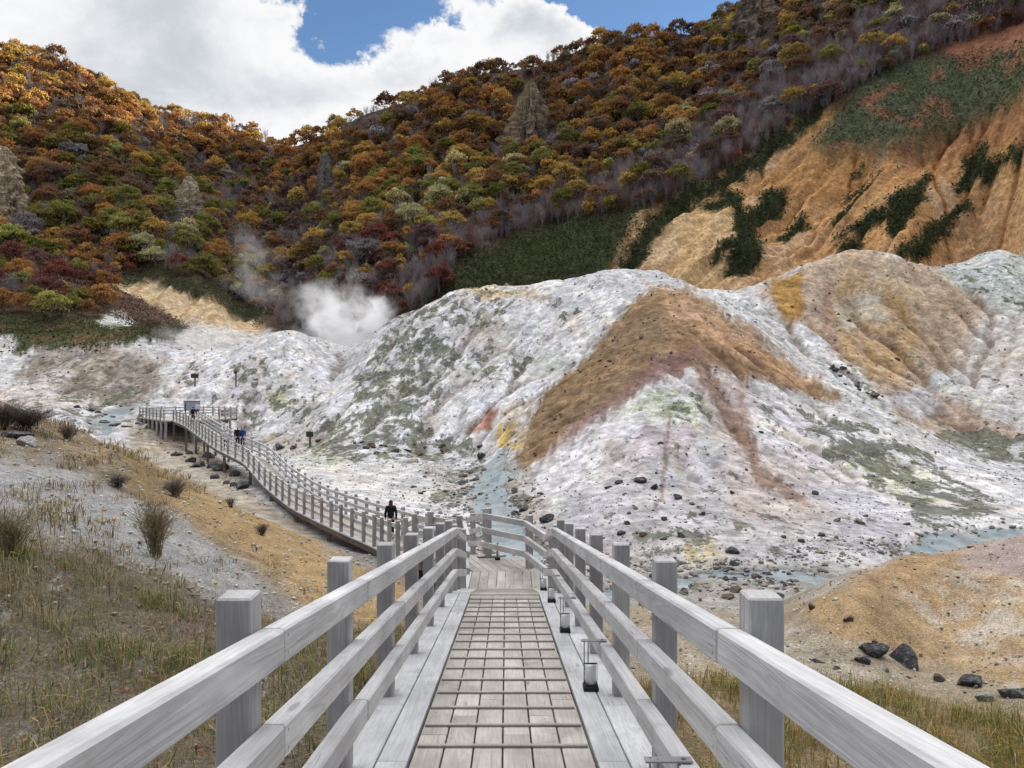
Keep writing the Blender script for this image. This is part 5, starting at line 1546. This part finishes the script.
rock_field([(635,300),(690,320),(650,350),(580,430),(545,440),(560,390)], 16, .12, .45, 'brown stone on the brown face of the spur', [RKB], 48, 100)
rock_field([(790,300),(850,270),(930,330),(900,390),(850,370)], 10, .15, .5, 'brown stone on the tan mound beside the orange landslip', [RKB], 78, 125)
rock_field([(640,440),(760,410),(900,460),(950,500),(700,500)], 14, .10, .32, 'dark stone on the steep pale face below the brown spur', [RKD,RKB], 34, 70)
BOOST = 1.15
for (px,py,s,lb,pool) in [(906,664,.40,'large black-and-white boulder below the ochre hummock',RKD),(872,653,.27,'dark boulder just uphill of the large black-and-white one',RKD),(862,662,.16,'smaller dark rock touching the pair of big boulders',RKD),
        (972,684,.30,'dark boulder half hidden in the dry grass by the hummock',RKD),(1014,697,.27,'dark boulder at the end of the row under the hummock',RKD),(940,680,.16,'grey stone between the boulders in the dry grass',RKB),(985,700,.2,'pale slab lying among the dry grass tussocks',RKW),
        (812,609,.16,'grey stone resting on the toe of the ochre hummock',RKB),(848,621,.12,'lone brown stone on the ochre hummock flank',RKB),(733,553,.42,'dark flat boulder at the water bend on the far bank',RKD),
        (925,549,.10,'black stone on the crown of the ochre hummock',RKD),(970,548,.12,'black pebble on the pinkish back of the hummock',RKD),
        (548,521,.55,'big dark slab leaning behind the landing railing',RKD),(280,449,.85,'big rounded dark boulder near the walkway steps',RKD),(294,449,.5,'grey boulder next to the big rounded dark one',RKB),
        (395,452,.6,'dark boulder below the long mound near the warning sign',RKD),(366,449,.45,'squat dark rock in the scree beyond the white flat',RKD),(421,494,.22,'dark stone on the edge of the white flat',RKD),
        (641,483,.4,'dark boulder high on the gravel apron of the mound',RKD),(655,488,.3,'dark stone beside the high apron boulder',RKD),(702,515,.25,'dark stone above the yellow stain',RKD),(28,447,.42,'pale grey boulder on the near bank crest',RKW),(18,438,.5,'dark weathered boulder on the near bank crest',RKD),
        (300,470,.12,'brown stone on the white flat by the rail',RKB)]:
    rock(sight(px, py, 6), s*(BOOST if py > 640 else 1.0), lb, pool)

# ------------------------------------------------------------------ gravel
GV=[]; GF=[]; GC=[]; goff=0
ico = bmesh.new(); bmesh.ops.create_icosphere(ico, subdivisions=1, radius=1)
icv = np.array([v.co[:] for v in ico.verts]); icf = np.array([[v.index for v in f.verts] for f in ico.faces]); ico.free()
def gravel(sel_mask, n, s0, s1, cols):
    global goff
    sel = np.where(sel_mask.ravel() & vis.ravel())[0]
    if len(sel) == 0: return
    # even spread over the image plane of the ground
    ids = rr.choice(sel, n)
    for i in ids:
        s = (s0+(s1-s0)*rr.random()**3)*(Yg.ravel()[i]/10)**0.6
        sc = s*rr.uniform(0.6,1.2,3)*np.array([1,1,0.7])
        stp = Yg.ravel()[i]*0.004
        v = (icv*(1+rr.normal(0,0.12,(len(icv),1))))*sc+V3[i]+np.array([rr.normal(0,stp), rr.normal(0,stp*2), s*0.1])
        GV.append(v); GF.append(icf+goff); goff += len(v)
        GC.append(np.repeat((np.array(cols[int(rr.integers(0,len(cols)))])*rr.uniform(.75,1.2))[None], len(v), 0))
gx = Xg-cxr(Yg)
gravel((Yg < 28) & (Yg > 5) & (gx > 1.3) & (PX < 1100) & (w_rsoil < .5), 3200, .010, .038, [(0.34,0.31,0.26),(0.42,0.39,0.34),(0.2,0.18,0.16),(0.46,0.44,0.41),(0.3,0.2,0.1)])
gravel((Yg < 30) & (Yg > 6) & (gx < -1.3) & (PX > -60) & (w_lsoil < .5), 2600, .010, .045, [(0.36,0.35,0.33),(0.46,0.45,0.43),(0.24,0.22,0.2),(0.4,0.28,0.13)])
gravel((Yg < 12) & (Yg > 2.5) & (gx < -1.2) & (w_lsoil > .4), 700, .012, .06, [(0.2,0.17,0.13),(0.3,0.27,0.22)])
gravel((Yg < 66) & (Yg > 24) & (w_stream > .02) & (w_stream < .9), 900, .02, .09, [(0.12,0.115,0.11),(0.22,0.21,0.19),(0.34,0.33,0.31)])
gravel((Yg < 60) & (Yg > 27) & inpoly([(420,466),(530,466),(560,548),(740,560),(900,530),(960,545),(860,600),(600,640),(430,560)], PX, PY), 2200, .018, .08, [(0.13,0.125,0.12),(0.26,0.24,0.22),(0.36,0.35,0.34),(0.2,0.17,0.14)])
# crumbs and stones of the mounds themselves, each the colour of its own ground
Cf = C.reshape(-1,3)
wst = ((wm > .5) & (w_stream < .1) & vis & (PX > -30) & (PX < 1060)).ravel()
sel = np.where(wst)[0]
pr = (0.35+np.clip(fbm(Xg.ravel()[sel]/5, Yg.ravel()[sel]/5, 3, 301)+0.2, 0, 1))*np.where(Zb.ravel()[sel] < -4.0, 1.8, 1.0)
for i in rr.choice(sel, 11000, p=pr/pr.sum()):
    d_ = Yg.ravel()[i]
    s = d_/F*(0.45+1.25*rr.random()**3.5)
    v = (icv*(1+rr.normal(0,0.15,(len(icv),1))))*(s*rr.uniform(0.65,1.25,3)*np.array([1,1,0.8]))+V3[i]+np.array([rr.normal(0,d_*0.002), rr.normal(0,d_*0.003), s*0.15])
    GV.append(v); GF.append(icf+goff); goff += len(v)
    k = rr.uniform(.62,1.08) if rr.random() < .8 else rr.uniform(.25,.5)
    GC.append(np.repeat((Cf[i]*k)[None], len(v), 0))
m_grav, t, b = material('loose_gravel'); t.put(b.inputs['Base Color'], attr(t, 'soil').outputs['Color']); b.inputs['Roughness'].default_value = 0.95
me = np_mesh('gravel', np.concatenate(GV), np.concatenate(GF), [m_grav], cols=np.concatenate(GC))
tag(mesh_obj('gravel', me), 'loose gravel and pebbles over the banks and stream beds', 'gravel', kind='stuff')

# ------------------------------------------------------------------ grass
def blades(n, P, hgt, wid, cols, rg2, spread, lean=0.5):
    """n blades round each root in P"""
    m = len(P)
    base = np.repeat(P, n, 0)+np.concatenate([rg2.normal(0, 1, (m*n,2))*np.repeat(spread, n)[:,None], np.zeros((m*n,1))], 1)
    h = np.repeat(hgt, n)*rg2.uniform(0.45, 1.15, m*n)
    an = rg2.uniform(0, 2*math.pi, m*n); ln = rg2.uniform(0.05, 1.0, m*n)**1.3*lean*1.6
    dirx = np.stack([np.cos(an), np.sin(an), np.zeros(m*n)], 1)
    sd = np.stack([-np.sin(an+rg2.normal(0,.6,m*n)), np.cos(an+rg2.normal(0,.6,m*n)), np.zeros(m*n)], 1)*(wid*rg2.uniform(.6,1.3,m*n))[:,None]
    mid = base+dirx*(h*ln*0.35)[:,None]+np.array([0,0,1])*(h*0.62)[:,None]
    tip = base+dirx*(h*ln*1.05)[:,None]+np.array([0,0,1])*(h*(1.0-0.35*ln))[:,None]
    V = np.stack([base-sd, base+sd, mid+sd*0.7, mid-sd*0.7, tip+sd*0.12, tip-sd*0.12], 1).reshape(-1,3)
    o = np.arange(m*n)[:,None]*6
    Fq = np.concatenate([o+np.array([0,1,2,3]), o+np.array([3,2,4,5])], 1).reshape(-1,4)
    ci = rg2.choice(len(cols), m*n, p=np.array([c[1] for c in cols])/sum(c[1] for c in cols))
    cc = np.array([c[0] for c in cols])[ci]*rg2.uniform(.7,1.3,(m*n,1))
    return V, Fq, np.repeat(cc, 6, 0)
rgg = np.random.default_rng(55)
def roots(n, x0, x1, y0, y1, mask, clump=1.6, seed=0, bias=0.0):
    out = []
    while len(out) < n:
        x = rgg.uniform(x0, x1, n*4); y = rgg.uniform(y0, y1, n*4)
        cl = fbm(x/clump, y/clump, 3, seed)
        b2 = np.log(y+Y0); s2 = x/np.exp(b2)
        i = np.clip(np.searchsorted(B, b2), 0, len(B)-1); j = np.clip(np.searchsorted(S, s2), 0, len(S)-1)
        ok = (cl+rgg.normal(0,.18,len(x)) > bias) & (mask[i,j] > rgg.uniform(0.1,0.9,len(x))) & (np.abs(x-cxr(y)) > 1.12)
        z = ground(x, y)
        out += [np.array([a, c, e]) for a, c, e in zip(x[ok], y[ok], z[ok])]
    return np.array(out[:n])
STRAW=(0.40,0.32,0.17); DRY=(0.27,0.195,0.10); GRN=(0.12,0.155,0.045); GRN2=(0.19,0.21,0.07); ORA=(0.36,0.215,0.07); DKB=(0.10,0.075,0.05)
GVt=[]; GFt=[]; GCt=[]; o6=0
def add_grass(P, n, h0, h1, wid, cols, spread, lean=0.5):
    global o6
    V, Fq, c = blades(n, P, rgg.uniform(h0, h1, len(P)), wid, cols, rgg, np.full(len(P), spread), lean)
    GVt.append(V); GFt.append(Fq+o6); GCt.append(c); o6 += len(V)
ones = np.ones(Yg.shape)
add_grass(roots(380, -8.5, -1.1, 1.6, 12, w_lsoil, 1.1, 201, 0.12), 30, .06, .26, .0032, [(STRAW,3.5),(DRY,3.5),(GRN,1.6),(GRN2,1.2),(DKB,2.5)], .13, .9)
add_grass(roots(240, -8.5, -1.1, 1.6, 12, w_lsoil, 1.1, 203, -0.1), 5, .25, .5, .0022, [(STRAW,3),(DRY,4),(DKB,2)], .12, .7)
add_grass(roots(190, -8.0, -1.2, 1.8, 10, w_lsoil, 1.3, 205, 0.08), 28, .14, .36, .0045, [(GRN,3),(GRN2,3),(STRAW,2)], .11, .8)
add_grass(roots(260, -8.5, -1.1, 1.6, 11.5, w_lsoil, 1.5, 207, -0.15), 26, .06, .24, .0032, [(STRAW,4),(DRY,3),(GRN2,1.5)], .13, 1.0)
add_grass(roots(1100, -9, -1.0, 1.6, 13, w_lsoil, 2.5, 208, -0.6), 12, .02, .09, .0035, [(DRY,3),(DKB,3),(STRAW,1.5)], .12, 1.1)
add_grass(roots(520, 1.1, 9.5, 1.8, 14.5, w_rsoil, 1.2, 211, 0.05), 30, .06, .30, .004, [(STRAW,2),(ORA,3.5),(DRY,2.2),(GRN2,1.6),(GRN,.9)], .12, .55)
add_grass(roots(110, 1.3, 9.0, 4, 13, w_rsoil, 1.2, 215, 0.22), 34, .2, .45, .005, [(GRN2,3),(GRN,2),(ORA,2.5)], .14, .8)
add_grass(roots(60, 3.5, 8.5, 6.5, 12, w_rsoil, 1.0, 261, 0.1), 46, .28, .55, .0055, [(GRN2,3),(GRN,2),(ORA,2.5),(STRAW,1.5)], .15, .9)
add_grass(roots(700, 1.1, 9.5, 1.8, 15, w_rsoil, 2.5, 218, -0.6), 10, .02, .08, .0035, [(DRY,3),(DKB,2),(ORA,2)], .13, 1.1)
wcrest = pmask([(-200,380),(0,396),(60,412),(130,446),(205,492),(170,505),(60,462),(-200,440)], 8, 14, 38, 8, 24, 99)
add_grass(roots(240, -22, -6, 14, 36, wcrest, 2.0, 221, 0.08), 24, .12, .42, .009, [(STRAW,2.5),(DRY,3),(DKB,2.5),(GRN2,.5)], .22, .9)
wedge = pmask([(0,470),(40,490),(60,540),(0,560)], 10, 6, 20, 8, 20, 3)
add_grass(roots(22, -9, -4, 6, 15, wedge, 1.0, 231, 0.0), 26, .15, .45, .005, [(STRAW,2),(GRN2,1),(DRY,3),(DKB,2)], .14, .8)
wscr = pmask([(60,470),(240,540),(330,600),(300,610),(120,570),(40,520)], 10, 8, 24, 8, 20, 5)
add_grass(roots(60, -12, -2.5, 8, 22, wscr, 1.5, 241, 0.15), 22, .08, .26, .006, [(STRAW,3),(DRY,3),(DKB,2)], .1, .6)
me = np_mesh('dry_grass', np.concatenate(GVt), np.concatenate(GFt), [m_leafs], attrs={'tone': np.ones(o6)}, cols=np.concatenate(GCt))
tag(mesh_obj('dry_grass', me), 'dry and green grass growing on the banks beside the ramp', 'grass', kind='stuff')
# fallen leaves
Pl = np.concatenate([roots(2600, -8.5, -1.1, 1.6, 12, w_lsoil, 1.5, 251, -0.4), roots(700, 1.1, 9, 2, 13, w_rsoil, 1.5, 255, -0.4)])
Pl[:,2] += rgg.uniform(0.01, 0.06, len(Pl))
v, f = leaf_quads(Pl, np.tile([0,0,1.0], (len(Pl),1)), 0.026, rgg, 0.7, 0.45)
lc = np.array([(0.24,0.10,0.03),(0.16,0.085,0.04),(0.30,0.18,0.08),(0.10,0.06,0.035),(0.22,0.17,0.11)])[rgg.integers(0,5,len(Pl))]
me = np_mesh('fallen_leaves', v, f, [m_leafs], attrs={'tone': np.ones(len(v))}, cols=np.repeat(lc, 4, 0))
tag(mesh_obj('fallen_leaves', me), 'brown fallen leaves lying in the grass', 'fallen leaves', kind='stuff')

# ------------------------------------------------------------------ single shrubs on the near bank
def shrub(px, py, h, wdt, col, label, n=70, seed=1, dmin=5):
    p = sight(px, py, dmin)
    v, f, tn = twig_geom(seed, n, 0.42, 1.0, 0.0075)
    m, t, b = material('dry_stems')
    c = t.vmath('SCALE', (*col,), attr(t, 'tone').outputs['Fac']); t.put(b.inputs['Base Color'], c)
    o = mesh_obj('dry_shrub', np_mesh('dry_shrub', v*np.array([wdt, wdt, h]), f, [m], attrs={'tone': tn}), None, tuple(p-np.array([0,0,0.03])))
    tag(o, label, 'shrub')
shrub(155, 558, 0.92, 0.95, (0.27,0.215,0.13), 'tall dry upright shrub standing alone on the grey scree', 110, 5)
shrub(262, 536, 0.35, 0.6, (0.06,0.045,0.04), 'small dark heathery clump on the ochre slope near the walkway', 60, 6)
shrub(231, 508, 0.35, 0.6, (0.07,0.05,0.04), 'small dark clump higher on the ochre edge', 50, 7)
shrub(118, 488, 0.35, 1.0, (0.08,0.07,0.06), 'low dark shrub at the top of the grey scree', 60, 8)
shrub(175, 497, 0.5, 1.1, (0.10,0.085,0.07), 'dark brown shrub behind the tall dry one', 70, 9)
shrub(25, 430, 0.75, 2.2, (0.075,0.06,0.05), 'wide dark shrub overhanging the near bank crest', 110, 10, 12)
shrub(4, 430, 0.9, 1.8, (0.09,0.075,0.06), 'dark brush at the very top of the near bank', 90, 11, 12)
shrub(68, 440, 0.55, 1.3, (0.11,0.09,0.06), 'brownish shrub beside the pale bank boulder', 70, 12, 12)
shrub(10, 556, 0.55, 0.8, (0.22,0.18,0.10), 'straw-coloured shrub above the leafy grass', 70, 13)

# ------------------------------------------------------------------ steam from the vents
def steam(name, px, py, d, size, dens, label, seed, shear=0.0, nscale=0.28):
    c = world(px, py, d)
    bm = bmesh.new(); bmesh.ops.create_icosphere(bm, subdivisions=3, radius=1)
    me = bpy.data.meshes.new(name); bm.to_mesh(me); bm.free()
    m = bpy.data.materials.new('steam'); m.use_nodes = True; t = NT(m.node_tree)
    for nd in list(m.node_tree.nodes):
        if nd.type == 'BSDF_PRINCIPLED': m.node_tree.nodes.remove(nd)
    out = m.node_tree.nodes['Material Output']
    vol = t.new('ShaderNodeVolumePrincipled')
    vol.inputs['Color'].default_value = (0.995,0.996,1,1); vol.inputs['Anisotropy'].default_value = 0.1
    tc = t.new('ShaderNodeTexCoord').outputs['Object']
    sx = t.new('ShaderNodeSeparateXYZ'); t.put(sx.inputs[0], tc)
    wv = t.vmath('ADD', t.vmath('MULTIPLY', tc, tuple(s*nscale for s in size)), (seed*3.1, seed, 0))
    big = t.new('ShaderNodeTexNoise'); t.put(big.inputs['Vector'], wv); big.inputs['Scale'].default_value = 0.55; big.inputs['Detail'].default_value = 4
    wob_ = t.vmath('SCALE', t.vmath('SUBTRACT', big.outputs['Color'], (0.5,0.5,0.5)), 2.3)
    q_ = t.vmath('ADD', tc, wob_)
    ln = t.new('ShaderNodeVectorMath', operation='LENGTH'); t.put(ln.inputs[0], q_)
    ln0 = t.new('ShaderNodeVectorMath', operation='LENGTH'); t.put(ln0.inputs[0], tc)
    fall = t.math('MULTIPLY', t.rng(ln.outputs['Value'], 0.1, 0.85, 1.0, 0.0), t.rng(ln0.outputs['Value'], 0.6, 0.98, 1.0, 0.0))
    nz = t.noise(wv, 1.3, 7, 0.65, dist=0.8)
    dn = t.rng(nz, 0.36, 0.66)
    t.put(vol.inputs['Density'], t.math('MULTIPLY', t.math('MULTIPLY', dn, fall), dens))
    t.l.new(vol.outputs[0], out.inputs['Volume'])
    me.materials.append(m)
    o = mesh_obj(name, me, None, tuple(c)); o.scale = size; o.rotation_euler = (0, shear, 0)
    tag(o, label, 'steam', None, 'stuff')
steam('steam', 350, 326, 124, (11,6,11.5), 1.1, 'dense white steam rising from the vent behind the long mound', 1, -0.35)
steam('steam', 322, 306, 130, (8,5,6.5), 0.5, 'paler steam drifting off the main plume', 2, 0.5)
steam('steam', 250, 270, 150, (10,6,12), 0.12, 'thin bluish steam hanging before the trees', 3, -0.5)
steam('steam', 200, 338, 128, (12,5,4.0), 0.14, 'faint low steam over the small white mounds', 4, 0.0)
CLOUD_W, SKY_STRENGTH, SUN_STRENGTH, EXPOSURE, ZENITH, SKY_GAIN = 3.4, 0.10, 3.0, 1.5, 5.2, 0.6
# ------------------------------------------------------------------ sky, sun, camera
SUN_AZ, SUN_EL = 70.0, 25.0        # degrees right of the view, degrees up
w = bpy.data.worlds.new('World'); scene.world = w; w.use_nodes = True
t = NT(w.node_tree)
bg = w.node_tree.nodes['Background']
sky = t.new('ShaderNodeTexSky', sky_type='NISHITA')
sky.sun_disc = False
sky.sun_elevation = R(SUN_EL); sky.sun_rotation = R(SUN_AZ)
sky.altitude = 300; sky.air_density = 1.0; sky.dust_density = 0.1; sky.ozone_density = 4.0
g = t.new('ShaderNodeTexCoord').outputs['Generated']
sep = t.new('ShaderNodeSeparateXYZ'); t.put(sep.inputs[0], g)
dx, dy, dz = sep.outputs
den = t.math('MAXIMUM', t.math('ADD', dz, 0.32), 0.06)
cv = t.new('ShaderNodeCombineXYZ'); t.put(cv.inputs[0], t.math('DIVIDE', dx, den)); t.put(cv.inputs[1], t.math('DIVIDE', dy, den))
cu = cv.outputs[0]
nA = t.noise(cu, 3.2, 12, 0.60, dist=0.35); nB = t.noise(cu, 6.5, 8, 0.6)
# where the clear gaps and the cloud banks stand (directions: right/forward, up/forward)
fy = t.math('MAXIMUM', dy, 0.05)
p = t.math('DIVIDE', dx, fy); q = t.math('DIVIDE', dz, fy)
wn1 = t.noise(t.vmath('SCALE', g, 1.0), 9.0, 9, 0.62); wn2 = t.noise(t.vmath('ADD', g, (3.7,1.3,5.1)), 9.0, 9, 0.62)
p = t.math('ADD', p, t.math('MULTIPLY', t.math('SUBTRACT', wn1, 0.5), 0.30)); q = t.math('ADD', q, t.math('MULTIPLY', t.math('SUBTRACT', wn2, 0.5), 0.20))
def blob(px, py, rx, ry, amp):
    a = t.math('DIVIDE', t.math('SUBTRACT', p, (px-512)/F), rx/F); c = t.math('DIVIDE', t.math('SUBTRACT', q, (384-py)/F), ry/F)
    e = t.math('POWER', 2.718, t.math('MULTIPLY', t.math('ADD', t.math('MULTIPLY', a, a), t.math('MULTIPLY', c, c)), -1.0))
    return t.math('MULTIPLY', e, t.math('MULTIPLY', amp, t.rng(dy, 0.05, 0.3)))
dens = t.math('ADD', t.math('MULTIPLY', t.math('SUBTRACT', nA, 0.5), 1.9), t.rng(dz, 0.48, 0.62, 0.12, 0.30))
for bl in [(120,60,230,110,.5),(250,100,110,60,.25),(400,90,90,35,.30),(520,35,80,32,.48),(600,30,45,16,.25),(440,12,26,14,.30),(366,8,74,25,-.95),(310,0,40,12,-.4),(420,40,45,10,-.22),(685,0,75,55,-1.1),(590,-8,70,12,-.7),(480,-30,300,25,-.15)]:
    dens = t.math('ADD', dens, blob(*bl))
cover = t.rng(dens, -0.04, 0.22)
thick = t.rng(t.math('ADD', dens, t.math('MULTIPLY', t.math('SUBTRACT', nB, 0.5), 0.5)), 0.25, 0.95)
ccol = t.mix(thick, (CLOUD_W, CLOUD_W, CLOUD_W*1.01, 1), (CLOUD_W*.62, CLOUD_W*.66, CLOUD_W*.71, 1))
# an overcast vault is brightest overhead and dullest low down behind us
zen = t.math('MULTIPLY', t.rng(dz, 0.5, 0.95, 1.0, ZENITH), t.rng(dy, -0.6, 0.3, 0.16, 1.0))
ccol = t.vmath('SCALE', ccol, zen)
out = t.mix(cover, t.vmath('SCALE', sky.outputs[0], SKY_GAIN), ccol)
t.put(bg.inputs['Color'], out)
w.cycles.sampling_method = 'MANUAL'; w.cycles.sample_map_resolution = 1024
bg.inputs['Strength'].default_value = SKY_STRENGTH

sl = bpy.data.lights.new('sun', 'SUN'); sl.energy = SUN_STRENGTH; sl.angle = R(0.55); sl.color = (1.0, 0.90, 0.76)
so = bpy.data.objects.new('sun', sl); link(so)
sd = Vector((math.sin(R(SUN_AZ))*math.cos(R(SUN_EL)), math.cos(R(SUN_AZ))*math.cos(R(SUN_EL)), math.sin(R(SUN_EL))))
so.rotation_euler = (-sd).to_track_quat('-Z', 'Y').to_euler()
so.location = (0, 0, 400)

cam = bpy.data.cameras.new('camera'); co = bpy.data.objects.new('camera', cam); link(co)
cam.sensor_width = 36.0; cam.lens = F/1024*36.0
cam.clip_start = 0.05; cam.clip_end = 4000
co.location = (0, 0, 0); co.rotation_euler = (R(90), 0, 0)
scene.camera = co
scene.render.resolution_x = 1024; scene.render.resolution_y = 768
vs = scene.view_settings
vs.view_transform = 'Standard'; vs.look = 'None'; vs.gamma = 1.0; vs.exposure = EXPOSURE; vs.use_curve_mapping = False
cy = scene.cycles
cy.max_bounces = 10; cy.diffuse_bounces = 3; cy.glossy_bounces = 2; cy.transmission_bounces = 4; cy.transparent_max_bounces = 8; cy.volume_bounces = 6
cy.use_denoising = True
cy.denoising_input_passes = 'RGB_ALBEDO_NORMAL'; cy.denoising_prefilter = 'ACCURATE'
cy.use_light_tree = False
cy.caustics_reflective = False; cy.caustics_refractive = False
cy.sample_clamp_indirect = 6.0
